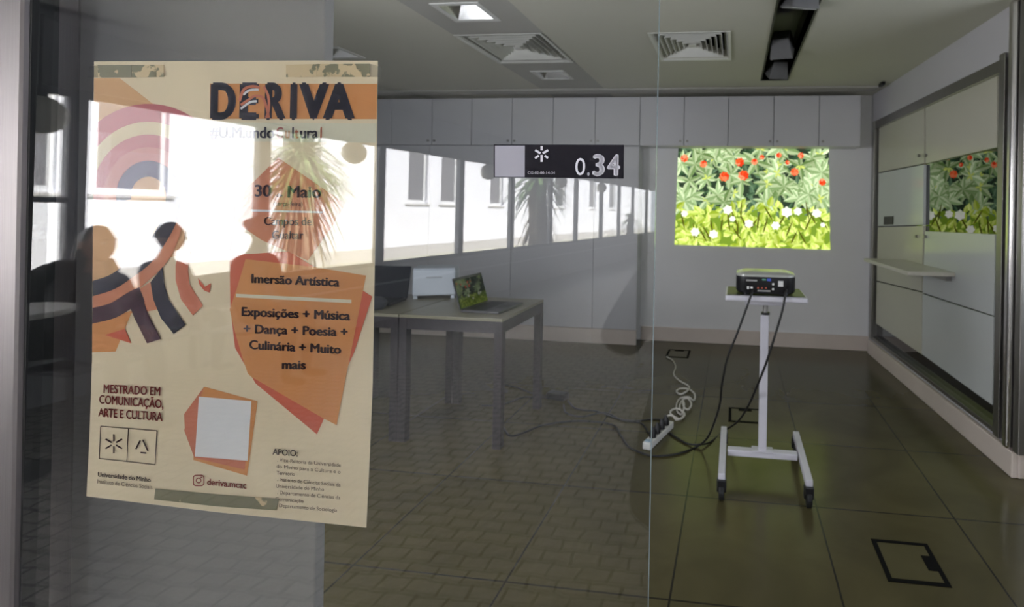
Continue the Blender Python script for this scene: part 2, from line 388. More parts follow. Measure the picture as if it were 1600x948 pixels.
# ---- the picture the projector throws on the wall
rnd = random.Random(7)
def clip(poly):
    for ax, lim, sg in ((0, 0, 1), (0, 1, -1), (1, 0, 1), (1, 1, -1)):
        out = []
        for i in range(len(poly)):
            a, b = poly[i - 1], poly[i]
            ia, ib = (a[ax] - lim) * sg >= 0, (b[ax] - lim) * sg >= 0
            if ia != ib:
                t = (lim - a[ax]) / (b[ax] - a[ax]); out.append((a[0] + (b[0] - a[0]) * t, a[1] + (b[1] - a[1]) * t))
            if ib: out.append(b)
        poly = out
        if len(poly) < 3: return None
    return poly
def garden(asp, dens, reds, whites, seed):
    """flat shapes of a flowering hedge in the unit square (a right, b down): list of (polygon, colour)"""
    r = random.Random(seed); S = []
    def C(*c): return srgb(*[max(0, min(255, q)) for q in c])
    def add(p, c):
        p = clip(p)
        if p: S.append((p, c))
    def leaf(a, b, ang, ln, w, col, col2):
        n = 5; up = []; dn = []
        for i in range(n + 1):
            t = i / n; ww = w * math.sin(math.pi * min(1, t ** 0.8)) * 0.5
            bx = ln * t; up.append((bx, ww)); dn.append((bx, -ww))
        ca, sa = math.cos(ang), math.sin(ang)
        tr = lambda q: (a + (q[0] * ca - q[1] * sa) , b + (q[0] * sa + q[1] * ca) * asp)
        mid = [(ln * i / n, 0) for i in range(n + 1)]
        add([tr(q) for q in up] + [tr(q) for q in reversed(mid)][1:-1], col)
        add([tr(q) for q in dn] + [tr(q) for q in reversed(mid)][1:-1], col2)
    add([(0, 0), (1, 0), (1, .62), (0, .62)], C(48, 62, 46)); add([(0, .60), (1, .60), (1, 1), (0, 1)], C(120, 150, 48))
    for i in range(int(260 * dens)):                              # dim leaves deep in the hedge
        a, b = r.uniform(0, 1), r.uniform(0, .66); g = r.uniform(-18, 30)
        leaf(a, b, r.uniform(0, 6.28), r.uniform(.05, .10), r.uniform(.02, .032), C(84 + g, 112 + g, 80 + g), C(60 + g, 88 + g, 62 + g))
    for i in range(int(62 * dens)):                               # rosettes of long pale leaves
        a, b = r.uniform(-.02, 1.02), r.uniform(-.02, .60); k = r.randint(5, 8); g = r.uniform(-26, 30); a0 = r.uniform(0, 6.28)
        for j in range(k):
            an = a0 + j * 6.28 / k + r.uniform(-.25, .25); ln = r.uniform(.07, .125); h = g + r.uniform(-22, 22)
            leaf(a, b, an, ln, ln * r.uniform(.30, .40), C(190 + h, 208 + h, 160 + h), C(140 + h, 168 + h, 112 + h))
        if r.random() < .45:
            for j in range(4): leaf(a, b, r.uniform(0, 6.28), .035, .014, C(214, 226, 120), C(190, 206, 96))
    for i in range(int(300 * dens)):                              # bright yellow-green leaves below
        a = r.uniform(0, 1); b = .60 + .42 * r.random() ** .9 + .04 * math.sin(a * 9); g = r.uniform(-46, 22)
        ln = r.uniform(.045, .08)
        leaf(a, b, r.uniform(0, 6.28), ln, ln * r.uniform(.42, .6), C(222 + g, 238 + g, 130 + g), C(190 + g, 214 + g, 88 + g))
    for i in range(int(26 * dens)):
        a = r.uniform(.0, 1); b = r.uniform(.70, .98); leaf(a, b, r.uniform(-2.2, -1), r.uniform(.10, .16), .012, C(96, 100, 30), C(80, 84, 24))
    def flower(a, b, rad, cols, k):
        a0 = r.uniform(0, 6)
        for j in range(k):
            an = a0 + j * 6.28 / k; c = r.choice(cols)
            leaf(a - math.cos(an) * rad * .1, b - math.sin(an) * rad * .1 * asp, an, rad, rad * .95, c, c)
    for a, b, rad in reds: flower(a, b, rad, [C(240, 92, 44), C(250, 128, 84), C(226, 64, 30), C(252, 150, 110)], 8)
    for a, b, rad in whites: flower(a, b, rad, [C(255, 255, 240), C(246, 252, 226)], 6)
    return S
Z7 = lambda x, y: ((x - 128) / (664 - 128), (y - 518) / (870 - 518))
REDS = [(*Z7(x, y), rr) for x, y, rr in ((152, 558, .032), (222, 578, .030), (352, 570, .036), (404, 568, .026), (298, 622, .040), (366, 617, .042), (545, 603, .032),
        (640, 637, .028), (490, 545, .022), (567, 545, .024), (430, 552, .02), (520, 570, .018))]
WHITES = [(*Z7(x, y), rr) for x, y, rr in ((313, 740, .038), (388, 787, .034), (518, 743, .042), (556, 740, .032), (620, 745, .036), (480, 792, .034), (265, 828, .036), (200, 822, .036),
        (160, 757, .028), (640, 785, .02), (330, 772, .024))]
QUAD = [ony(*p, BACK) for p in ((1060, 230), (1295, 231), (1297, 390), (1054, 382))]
def picture(name, quad, normal, shapes, step, m):
    b = MB(); normal = Vector(normal).normalized()
    P = lambda a, c, k: (quad[0] * (1 - a) + quad[1] * a) * (1 - c) + (quad[3] * (1 - a) + quad[2] * a) * c + normal * (.001 + step * k)
    for k, (poly, col) in enumerate(shapes): b.poly([P(a, c, k) for a, c in poly], 0, col)
    return b.build(name, m)
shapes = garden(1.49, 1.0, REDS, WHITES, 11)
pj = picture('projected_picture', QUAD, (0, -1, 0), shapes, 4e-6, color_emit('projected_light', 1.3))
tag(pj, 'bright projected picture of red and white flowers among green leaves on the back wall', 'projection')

# ---- right wall: steel-framed glazed front with white panels, shelf
gm = glass_mat('dark_glass_front', 0.16, (0, 0, 0))
t = thing('glazed_partition', 'steel-framed glazed front with white panels on the right wall', 'partition', RM @ Vector((1.2, 0, FB)), 0)
INV = t.matrix_world.inverted() if False else Matrix.Translation(-(RM @ Vector((1.2, 0, FB))))
class RB(MB):
    def build(s, name, mats, parent=None, **k):
        s.v = [tuple(INV @ Vector(p)) for p in s.v]; return MB.build(s, name, mats, parent, **k)
S1 = rw(1565, 400)[0]
m = RB(); rwbox(m, 0.0, .05, FB, FT, -.055, .018); rwbox(m, S1 - .005, S1 + .05, FB, FT + .02, -.055, .03)
rwbox(m, .05, S1 - .005, FT - .075, FT, -.055, .012); rwbox(m, .05, S1 - .005, FB, FB + .03, -.055, .012); m.build('frame', steel_dark, t, bevel=.003)
m = RB(); rwbox(m, .05, S1 - .005, FB + .03, FT - .075, -.050, -.040); m.build('glass_pane', gm, t)
panel_a = mat('cream_panel_enamel', (0.54, 0.53, 0.45), 0.22, noise=0.012, scale=3)
panel_b = mat('white_panel_enamel', (0.57, 0.60, 0.61), 0.16, noise=0.012, scale=3)
for quad, mm in (([(1371, 189), (1440.5, 156), (1440.5, 255), (1370, 269)], panel_a), ([(1443, 153), (1554, 95), (1552.5, 230), (1443, 255)], panel_a),
             ([(1370, 271), (1440, 257), (1439, 351), (1369, 353)], panel_b), ([(1369, 355), (1439, 353), (1437, 455), (1367, 438)], panel_a),
             ([(1367, 440), (1437, 457), (1436, 553), (1366, 505)], panel_a),
             ([(1442, 361), (1550, 366), (1548, 493), (1438, 457)], panel_b), ([(1438, 459), (1548, 495), (1545, 632), (1437, 553)], panel_b)):
    m = RB(); rwquad(m, quad, -.038, -.016); m.build('panel', mm, t, bevel=.0015)
for p in ((1434, 243), (1444.5, 242.5), (1430, 369), (1444, 369.5)):
    s, z = rw(*p); m = RB(); q = RM @ Vector((s, -.016, z)); m.cyl(q, q + RN * .02, .012, 14); m.build('knob', steel_dark, t, smooth=True)
m = RB(); rwquad(m, [(1379.5, 338), (1393.5, 337.5), (1393, 350.5), (1379, 351)], -.016, -.008); m.build('socket', black_plastic, t, bevel=.002)
# wall shelf
t = thing('wall_shelf', 'plain white shelf jutting out from the panelled right wall', 'shelf', RM @ Vector((1.3, 0, .98)), 0)
INV = Matrix.Translation(-(RM @ Vector((1.3, 0, .98))))
sa, sb = (onz(1342, 403, .995) - R0).dot(RD), (onz(1413, 424, .995) - R0).dot(RD)
m = RB(); rwbox(m, sa, sb, .968, .996, -.014, .30); m.build('board', mat('shelf_laminate', (.62, .60, .53), .35, noise=.02), t, bevel=.003)
m = RB(); rwbox(m, sa + .05, sb - .05, .93, .967, -.014, .022); m.build('bracket', steel_dark, t)
# steel posts at the end of the wall
for k, (a, b, n0, n1, mm, lab) in enumerate(((.006, .062, -.02, .045, steel_bright, 'bright brushed steel post closing the panelled right wall'),
                              (.072, .125, -.13, .020, steel_dark, 'dull steel post behind the bright post at the end of the right wall'))):
    q = RM @ Vector((SEND - .06 + a, 0, .136)); INV = Matrix.Translation(-q)
    m = RB(); rwbox(m, SEND - .06 + a, SEND - .06 + b, .136, CEIL, n0, n1); o = m.build('steel_post', mm, None, bevel=.020 if k == 0 else .006, seg=6, smooth=(k == 0)); o.location = q
    tag(o, lab, 'post')

# ---- ceiling fittings
def diffuser(x0, x1, y0, y1, label):
    cx, cy = (x0 + x1) / 2, (y0 + y1) / 2; hx, hy = (x1 - x0) / 2, (y1 - y0) / 2
    t = thing('air_diffuser', label, 'air vent', (cx, cy, CEIL), 0, 'square ceiling air diffusers')
    mm = mat('diffuser_enamel', (.70, .70, .66), .35, noise=.02)
    def ring(m, a, b, za, zb, th=.004):                            # sloping square ring, outer half-size factor a at za to inner b at zb
        o = [(-1, -1), (1, -1), (1, 1), (-1, 1)]
        P = lambda k, z: [(q[0] * hx * k, q[1] * hy * k, z) for q in o]
        A, B, A2, B2 = P(a, za), P(b, zb), P(a, za + th), P(b, zb + th)
        f = []
        for i in range(4):
            j = (i + 1) % 4
            f += [(i, j, 4 + j, 4 + i), (8 + i, 12 + i, 12 + j, 8 + j), (i, 8 + i, 8 + j, j), (4 + i, 4 + j, 12 + j, 12 + i)]
        m.faces(A + B + A2 + B2, f)
    m = MB(); ring(m, 1.0, .93, -.012, -.008); m.build('frame', mm, t)
    for k in range(6):
        a = .92 - k * .135
        m = MB(); ring(m, a, a - .10, .0 - .004, .052, .0025); m.build('louver', mm, t)
    m = MB(); m.box((-.09 * hx, -.09 * hy, .0), (.09 * hx, .09 * hy, .006)); m.build('centre_plate', mm, t)
    return t
diffuser(-.59, -.045, 3.405, 4.07, 'square louvred air diffuser crossed by the free edge of the glass')
diffuser(-1.92, -1.30, 3.36, 4.07, 'square louvred air diffuser between the poster and the glass edge')
def downlight(x, y, label):
    t = thing('downlight', label, 'ceiling light', (x, y, CEIL), 0, 'square recessed downlights')
    mm = mat('downlight_trim', (.68, .68, .66), .4, noise=.02); al = mat('spun_aluminium', (.75, .75, .76), .22, 1.0, noise=.05)
    m = MB()
    for lo, hi in (((-.15, -.15, -.008), (.15, -.118, 0)), ((-.15, .118, -.008), (.15, .15, 0)), ((-.15, -.118, -.008), (-.118, .118, 0)), ((.118, -.118, -.008), (.15, .118, 0))): m.box(lo, hi)
    m.build('frame', mm, t, bevel=.002)
    m = MB(); o = [(-1, -1), (1, -1), (1, 1), (-1, 1)]
    A = [(a * .117, b * .117, -.002) for a, b in o]; B = [(a * .07, b * .07, .10) for a, b in o]
    m.faces(A + B, [(i, (i + 1) % 4, 4 + (i + 1) % 4, 4 + i) for i in range(4)]); m.build('reflector', al, t)
    m = MB(); m.box((-.075, -.075, .10), (.075, .075, .112)); m.build('diffuser_glass', white_plastic, t)
    m = MB(); m.cyl((-.055, 0, .075), (.055, 0, .075), .022, 14); m.build('bulb', white_plastic, t, smooth=True)
downlight(-1.62, 2.98, 'square downlight in the nearer end of the ceiling strip before the air diffuser')
downlight(-1.62, 4.48, 'square downlight in the ceiling strip behind the air diffuser, near the cabinets')
downlight(-3.10, 3.72, 'square downlight in the left of the ceiling just above the corner of the poster')
# adjustable spotlights in their dark slot
t = thing('recessed_spotlight_tray', 'long dark ceiling slot with three swivelling spotlight heads', 'ceiling light', ((TX0 + TX1) / 2, (TY0 + TY1) / 2, CEIL), 0)
m = MB(); hx, hy = (TX1 - TX0) / 2, (TY1 - TY0) / 2
m.box((-hx - .012, -hy - .012, -.006), (-hx, hy + .012, .10)); m.box((hx, -hy - .012, -.006), (hx + .012, hy + .012, .10))
m.box((-hx, -hy - .012, -.006), (hx, -hy, .10)); m.box((-hx, hy, -.006), (hx, hy + .012, .10)); m.build('frame', mat('slot_black', (.02, .02, .02), .6), t)
def head(y, tilt, yaw, dx=0):
    M = Matrix.Translation((dx, y - (TY0 + TY1) / 2, .02)) @ Matrix.Rotation(yaw, 4, 'Z') @ Matrix.Rotation(tilt, 4, 'X')
    m = MB(); w = .082
    o = [(-w, -.10), (w, -.10), (w, .10), (-w, .10)]; bt = [(-w * .72, -.07), (w * .72, -.07), (w * .72, .07), (-w * .72, .07)]
    m.faces([M @ Vector((*p, -.05)) for p in o] + [M @ Vector((*p, .09)) for p in bt], [(4, 5, 6, 7), (0, 1, 5, 4), (1, 2, 6, 5), (2, 3, 7, 6), (3, 0, 4, 7), (3, 2, 1, 0)])
    h = m.build('spotlight_head', mat('spot_grey', (.16, .16, .165), .42, .2), t, bevel=.006)
    m = MB(); m.box((-w * .84, -.084, -.054), (w * .84, .084, -.0505), 0, M); m.build('lens', mat('spot_lens', (.42, .42, .42), .25), h)
head(4.50, .55, .25, .0); head(3.85, .75, -.22, -.01); head(2.98, .35, .3, .01)
# small black sensor on the ceiling by the right wall
p = onz(1378, 129, CEIL); m = MB(); m.box((-.018, -.05, -.03), (.018, .05, 0)); o = m.build('ceiling_sensor', black_plastic, None, loc=p, bevel=.006); tag(o, 'small black sensor on the ceiling above the right wall panels', 'sensor')

# ---- outlet boxes in the floor
def outlet(x, y, w, d, label, rot=0, tabside='r'):
    t = thing('floor_outlet', label, 'floor outlet', (x, y, 0), rot, 'square outlet lids set in the floor')
    m = MB(); k = .019
    for lo, hi in (((-w/2, -d/2), (w/2, -d/2 + k)), ((-w/2, d/2 - k), (w/2, d/2)), ((-w/2, -d/2 + k), (-w/2 + k, d/2 - k)), ((w/2 - k, -d/2 + k), (w/2, d/2 - k))):
        m.box((*lo, -.004), (*hi, .003))
    m.build('frame', mat('outlet_black', (.006, .006, .006), .9, spec=.1), t)
    m = MB(); m.box((-w/2 + k, -d/2 + k, -.004), (w/2 - k, d/2 - k, .002)); m.build('lid', mat('outlet_lid_vinyl', (.088, .077, .035), .3, noise=.05, spec=.3), t)
    m = MB()
    if tabside == 'r': m.box((w/2 - k - .035, -.045, -.003), (w/2 - k, .045, .0035))
    else: m.box((-.045, d/2 - k - .035, -.003), (.045, d/2 - k, .0035))
    m.build('tab', mat('outlet_black', (.006, .006, .006), .9, spec=.1), t)
outlet(.716, 2.200, .228, .256, 'dark-framed square floor outlet nearest the doorway, right of the trolley', 0, 'r')
outlet(.098, 3.588, .225, .245, 'dark-framed floor outlet behind the post of the projector trolley', 0, 'b')
outlet(-.508, 4.99, .215, .26, 'dark-framed floor outlet by the back wall where the white coiled cable starts', 0, 'b')

# ================================================================== THINGS IN THE ROOM
# ---- projector trolley
TZ = ony(1205, 461, 2.72).z
t = thing('projector_trolley', 'white steel projector trolley on black castors in front of the projected picture', 'trolley', (.167, 2.80, 0))
m = MB(); m.cbox((0, 0, .115), (.36, .05, .032)); m.build('crossbar', lilac_paint, t, bevel=.004)
for sx in (-.205, .205):
    m = MB(); m.cbox((sx, 0, .112), (.034, .55, .036)); m.build('foot_rail', lilac_paint, t, bevel=.004)
    for sy in (-.265, .265):
        c = t; m = MB(); m.cyl((sx - .013, sy, .042), (sx + .013, sy, .042), .042, 20); w = m.build('castor', rubber, t, bevel=.006)
        m = MB(); m.cbox((sx, sy, .082), (.040, .054, .040)); m.cbox((sx, sy + .012, .064), (.046, .03, .06)); m.build('fork', black_plastic, w, bevel=.004)
m = MB(); m.box((-.021, -.016, .130), (.021, .016, TZ - .115)); m.build('column', lilac_paint, t, bevel=.003)
m = MB(); m.box((-.055, -.032, .131), (.055, .032, .137)); m.build('column_plate', lilac_paint, t, bevel=.002)
m = MB(); m.cyl((0.004, 0, TZ - .116), (.004, 0, TZ - .052), .013, 16); m.build('inner_tube', steel_dark, t, smooth=True)
m = MB(); m.cyl((.004, 0, TZ - .115), (.004, 0, TZ - .103), .023, 18); m.build('clamp_collar', black_plastic, t, smooth=True)
m = MB(); m.box((-.105, -.06, TZ - .058), (.105, .08, TZ - .0285)); m.build('top_bracket', lilac_paint, t, bevel=.004)
m = MB(); m.box((-.205, -.13, TZ - .028), (.205, .18, TZ - .002)); tp = m.build('tabletop', lilac_paint, t, bevel=.006)
m = MB(); m.box((-.195, -.10, TZ - .0015), (.195, .172, TZ)); m.build('top_mat', black_plastic, t)
# ---- projector
t = thing('projector', 'black rounded projector on the white trolley, rear sockets facing the doorway', 'projector', (.165, 2.80, TZ))
def rrect(w, d, r, n=8):
    out = []
    for cx, cy, a0 in ((w/2 - r, d/2 - r, 0), (-w/2 + r, d/2 - r, 90), (-w/2 + r, -d/2 + r, 180), (w/2 - r, -d/2 + r, 270)):
        for i in range(n + 1):
            a = math.radians(a0 + 90 * i / n); out.append((cx + r * math.cos(a), cy + r * math.sin(a)))
    return out
PH = .116
m = MB(); levels = [(.94, .010), (1.0, .022), (1.0, .095)]
base = rrect(.300, .225, .06); n = len(base)
v = [(x * k, y * k, z) for k, z in levels for x, y in base]
m.faces(v, [(i * n + j, i * n + (j + 1) % n, (i + 1) * n + (j + 1) % n, (i + 1) * n + j) for i in range(2) for j in range(n)] + [tuple(reversed(range(n))), tuple(2 * n + j for j in range(n))])
body = m.build('body', black_plastic, t, smooth=True)
m = MB(); v = [(x * k, y * k, z) for k, z in ((1.0, .0955), (.985, .105), (.80, .114), (.4, PH)) for x, y in base]
m.faces(v, [(i * n + j, i * n + (j + 1) % n, (i + 1) * n + (j + 1) % n, (i + 1) * n + j) for i in range(3) for j in range(n)] + [tuple(reversed(range(n))), tuple(3 * n + j for j in range(n))])
m.build('top_shell', mat('pearl_grey_gloss', (.42, .43, .40), .18, noise=.03), t, smooth=True)
for sx in (-.1, .1):
    for sy in (-.08, .08):
        m = MB(); m.cyl((sx, sy, 0), (sx, sy, .012), .012, 12); m.build('foot', rubber, t)
m = MB(); m.lathe([(.0001, 0), (.040, 0), (.040, .03), (.033, .032), (.030, .02), (.0001, .02)], (0, 0, 0), 24)
lens = m.build('lens', mat('lens_glass', (.02, .02, .03), .05), t, loc=(.06, .105, .06)); lens.rotation_euler = (-math.pi / 2, 0, 0)
yb = -.1128
def port(name, x0, x1, z0, z1, mm, d=.002): 
    m = MB(); m.box((x0, yb - d, z0), (x1, yb + .01, z1)); return m.build(name, mm, body)
silver = mat('port_silver', (.55, .55, .56), .3, .8); paper = mat('sticker_white', (.72, .72, .72), .6); blue_p = mat('vga_blue', (.06, .10, .55), .4)
port('socket_row', -.10, -.045, .072, .080, silver); port('socket_row', -.020, .000, .078, .086, mat('port_green', (.10, .30, .22), .4)); port('vga_socket', .004, .024, .076, .088, blue_p)
port('socket_row', -.042, .022, .022, .029, silver); port('hdmi_socket', -.095, -.085, .032, .046, paper); port('hdmi_socket', -.078, -.066, .036, .044, paper)
port('audio_jack', .030, .040, .056, .066, paper); port('audio_jack', .030, .040, .032, .040, paper); port('label_sticker', .060, .085, .050, .078, paper)
for x in (-.04, -.02, 0): port('audio_jack', x - .004, x + .004, .036, .044, mat('jack_red', (.45, .10, .06), .4))

# ---- tables
def black_table(x0, x1, y0, y1, label):
    t = thing('table', label, 'table', (x0, y0, 0), 0, 'two small tables pushed together')
    w, d, hh = x1 - x0, y1 - y0, .745; k = .048
    fm = mat('charcoal_frame', (.03, .025, .03), .5, noise=.05); tm = mat('beige_tabletop', (.23, .215, .155), .32, noise=.05, scale=9, stretch=(2, 12, 1))
    m = MB(); m.box((0, 0, hh - .018), (w, d, hh)); m.build('tabletop', tm, t, bevel=.002)
    for lx in (0, w - k):
        for ly in (0, d - k):
            m = MB(); m.box((lx, ly, 0), (lx + k, ly + k, hh - .0185)); m.build('leg', fm, t, bevel=.002)
    for lo, hi in (((k, .002), (w - k, .03)), ((k, d - .03), (w - k, d - .002)), ((.002, k), (.03, d - k)), ((w - .03, k), (w - .002, d - k))):
        m = MB(); m.box((*lo, hh - .085), (*hi, hh - .0185)); m.build('apron', fm, t, bevel=.0015)
black_table(-1.932, -1.300, 2.850, 3.50, 'black-framed beige table nearest the trolley, with the laptop on it')
black_table(-2.570, -1.938, 2.850, 3.50, 'black-framed beige table partly behind the poster, under the white box')
TT = .745
# ---- convertible laptop in stand mode (screen towards the doorway)
hl, hr = onz(720, 485, .757), onz(764, 470, .757); hd = hr - hl; hc_ = (hl + hr) / 2
t = thing('laptop', 'open black laptop on the right table, its screen showing the flower picture', 'laptop', (hc_.x, hc_.y, TT), math.atan2(hd.y, hd.x))
lc = mat('laptop_charcoal', (.06, .058, .065), .4, noise=.06)
m = MB(); m.box((-.165, -.245, .001), (.165, .0, .015)); kb = m.build('keyboard_base', lc, t, bevel=.004)
m = MB()
for r_ in range(5):
    for c_ in range(13): m.box((-.146 + c_ * .0228, -.030 - r_ * .022 - .018, .0152), (-.146 + c_ * .0228 + .0195, -.030 - r_ * .022, .0172))
m.build('keys', black_plastic, kb); m = MB(); m.box((-.05, -.225, .0152), (.05, -.155, .0158)); m.build('touchpad', dark_metal, kb)
SCR = Matrix.Translation((0, .004, .012)) @ Matrix.Rotation(math.radians(-16), 4, 'X')
m = MB(); m.box((-.165, 0, 0), (.165, .007, .196), 0, SCR); lid = m.build('screen_lid', lc, t, bevel=.003)
q = [SCR @ Vector(p) for p in ((-.158, -.0005, .180), (.158, -.0005, .180), (.158, -.0005, .006), (-.158, -.0005, .006))]
o = picture('screen', q, SCR.to_3x3() @ Vector((0, -1, 0)), garden(1.7, .35, REDS[:6], WHITES[:4], 5), 2e-6, color_emit('screen_light', .16)); o.parent = t
# ---- pale box-shaped device on its dark mat
t = thing('printer', 'pale grey box-shaped printer on the left table, left of the laptop screen', 'printer', onz(677, 467, TT) + Vector((-.045, .11, 0)), math.radians(23))
pb = mat('pale_blue_grey_plastic', (.52, .57, .64), .42, noise=.03, scale=5)
m = MB(); m.box((-.135, -.11, .022), (.135, .11, .200)); m.build('body', pb, t, bevel=.008)
m = MB(); m.box((-.133, -.108, .2005), (.133, .108, .208)); m.build('lid', pb, t, bevel=.004)
m = MB(); m.box((-.05, -.114, .140), (.05, -.1105, .150)); m.build('handle_slot', mat('slot_grey', (.35, .37, .40), .5), t)
for x in (-.118, .118):
    for y in (-.09, .09):
        m = MB(); m.box((x - .012, y - .012, 0), (x + .012, y + .012, .0215)); m.build('foot', pb, t)
# ---- dark open laptop at the left
t = thing('laptop', 'black open laptop at the left of the tables beside the poster edge', 'laptop', (-2.31, 3.16, TT), math.radians(8))
m = MB(); m.box((-.16, -.14, .001), (.16, .09, .018)); m.build('keyboard_base', black_plastic, t, bevel=.004)
M = Matrix.Translation((0, .095, .012)) @ Matrix.Rotation(math.radians(-14), 4, 'X')
m = MB(); m.box((-.16, -.005, 0), (.16, .006, .215), 0, M); m.build('screen_lid', mat('navy_black', (.006, .008, .015), .6, spec=.15), t, bevel=.004)
# round dark pouch in front of it
m = MB(); m.lathe([(.0001, 0), (.06, 0), (.082, .02), (.085, .045), (.06, .07), (.02, .078), (.0001, .078)], (0, 0, 0), 28)
o = m.build('round_pouch', mat('dark_grey_fabric', (.035, .038, .05), .7, noise=.1, scale=60, bump=.1), None, loc=(-2.18, 2.95, TT), smooth=True); tag(o, 'round dark pouch at the front edge of the left table', 'pouch')

# ---- cables, adapter, power strip
def cable(name, pts, r, mm, label, cat='cable', n=7, group=None, lift=None):
    p = [onz(x, y, r * 1.05) if not isinstance(q, tuple) or len(q) == 2 else None for q in pts for x, y in [q[:2]]]
    out = []
    for q in pts:
        out.append(onz(q[0], q[1], (q[2] if len(q) > 2 else 0) + r * 1.02) if not isinstance(q, Vector) else q)
    m = MB(); m.tube(spline(out, 10), r, n); o = m.build(name, mm, None, smooth=True)
    if label: tag(o, label, cat, group)
    return o
cb = mat('black_cable_rubber', (.012, .012, .013), .5, noise=.1)
Z6 = lambda x, y: (560 + x / 2.494, 380 + y / 2.494)
cable('power_cable', [Z6(480, 632), Z6(560, 628), Z6(640, 600), Z6(690, 600), Z6(750, 600)], .0055, cb, 'black cable from under the tables to the near side of the adapter brick')
cable('power_cable', [Z6(555, 548), Z6(620, 562), Z6(690, 588), Z6(752, 592)], .0055, cb, 'black cable passing behind the table leg to the far side of the adapter brick')
cable('power_cable', [Z6(815, 612), Z6(850, 645), Z6(930, 655), Z6(1000, 680), Z6(1070, 692), Z6(1150, 685), Z6(1200, 690)], .0055, cb, 'black cable from the adapter brick to the white power strip')
cable('power_cable', [Z6(800, 628), Z6(810, 660), Z6(870, 675), Z6(960, 660), Z6(1030, 690), Z6(1100, 700), Z6(1130, 740)], .0055, cb, 'second black cable curving from the adapter brick to the end of the power strip')
cable('long_cable', [Z6(553, 700), Z6(575, 735), Z6(600, 750), Z6(650, 735), Z6(730, 706), Z6(860, 692), Z6(985, 705), Z6(1020, 745), Z6(1050, 790), Z6(1100, 815), Z6(1160, 827),
               (1050, 712), (1075, 703), (1096, 688), (1110, 668)], .006, cb, None)
bpy.data.objects.remove(bpy.data.objects['long_cable'])
PJ = Vector((.165, 2.80, TZ))
def drop(pts):                                                   # cable points: (px, py, y) in the air, (px, py) on the floor
    return [ony(q[0], q[1], q[2]) if len(q) == 3 else onz(q[0], q[1], .007) for q in pts]
m = MB(); m.tube(spline(drop([(1176, 452, 2.685), (1174, 460, 2.655), (1166, 482, 2.64), (1152, 520, 2.64), (1137, 558, 2.66), (1128, 600, 2.70), (1125, 630, 2.78), (1116, 660, 2.92), (1105, 684, 3.02)]) +
    [onz(*q, .007) for q in ((1090, 697), (1068, 706), (1045, 711), (1020, 712), Z6(1100, 815), Z6(1050, 790), Z6(1020, 745), Z6(985, 705), Z6(860, 692), Z6(730, 706), Z6(650, 735), Z6(600, 750), Z6(575, 735), Z6(553, 690))], 10), .0058, 8)
o = m.build('projector_cable', cb, None, smooth=True); tag(o, 'long black cable from the left of the projector across the floor to under the tables', 'cable')
m = MB(); m.tube(spline(drop([(1229, 452, 2.685), (1227, 462, 2.655), (1221, 490, 2.64), (1209, 530, 2.64), (1196, 570, 2.66), (1182, 605, 2.72), (1168, 636, 2.86), (1152, 659, 3.06)]) +
    [onz(*q, .019 if q[0] == 1094 else .007) for q in ((1130, 674), (1110, 690), (1094, 694), (1075, 693), (1058, 684), (1046, 676))], 10), .0058, 8)
o = m.build('projector_cable', cb, None, smooth=True); tag(o, 'black cable from the right of the projector to the white power strip', 'cable')
pc = onz(871, 623, 0); m = MB(); m.box((-.072, -.04, .001), (.072, .04, .048)); o = m.build('adapter_brick', black_plastic, None, loc=pc, rotz=math.radians(-14), bevel=.008); tag(o, 'black power adapter brick on the floor beside the table leg', 'adapter')
pa, pb_ = onz(1011, 702, 0), onz(1046, 668, 0); dv = (pb_ - pa); ln = dv.length + .02
t = thing('power_strip', 'white power strip full of black plugs beside the glass edge', 'power strip', (pa + pb_) / 2, math.atan2(dv.y, dv.x))
m = MB(); m.box((-ln/2, -.026, .001), (ln/2, .026, .042)); m.build('body', white_plastic, t, bevel=.006)
m = MB(); m.box((-ln/2 + .012, -.018, .0422), (-ln/2 + .04, .018, .047)); m.build('switch', mat('pale_blue_switch', (.45, .60, .75), .35), t, bevel=.002)
for k in range(4):
    x = -ln/2 + .085 + k * (ln - .13) / 3.4
    m = MB(); m.lathe([(.0001, .0), (.021, .0), (.021, .025), (.012, .045), (.006, .06), (.0001, .06)], (x, 0, .0422), 16); m.build('plug', black_plastic, t, smooth=True)
Zc = lambda x, y: (960 + x / 4.31, 520 + y / 4.31)
coil = [(352, 160, .004), (395, 188), (412, 230), (400, 280), (440, 322), (500, 358), (495, 385, .01), (450, 412, .008), (418, 395), (440, 376), (500, 378, .004), (540, 412), (535, 455, .006), (500, 432, .016),
        (445, 440, .01), (420, 480), (424, 530), (455, 545, .012), (470, 480, .02), (458, 455, .024), (470, 500, .02), (497, 514, .014), (518, 480, .02), (495, 440, .026), (458, 452, .02), (440, 500, .012),
        (466, 550), (440, 580, .012), (385, 550, .016), (380, 525, .02), (420, 508, .022), (462, 530, .016), (470, 558, .012), (420, 585, .01), (395, 560, .014), (360, 558, .01), (335, 590), (332, 625), (338, 655, .012)]
cable('coiled_cable', [(*Zc(q[0], q[1]), q[2] if len(q) > 2 else 0) for q in coil], .0062, mat('white_cable_vinyl', (.60, .58, .54), .45, noise=.05), 'white coiled cable between the far floor outlet and the power strip')

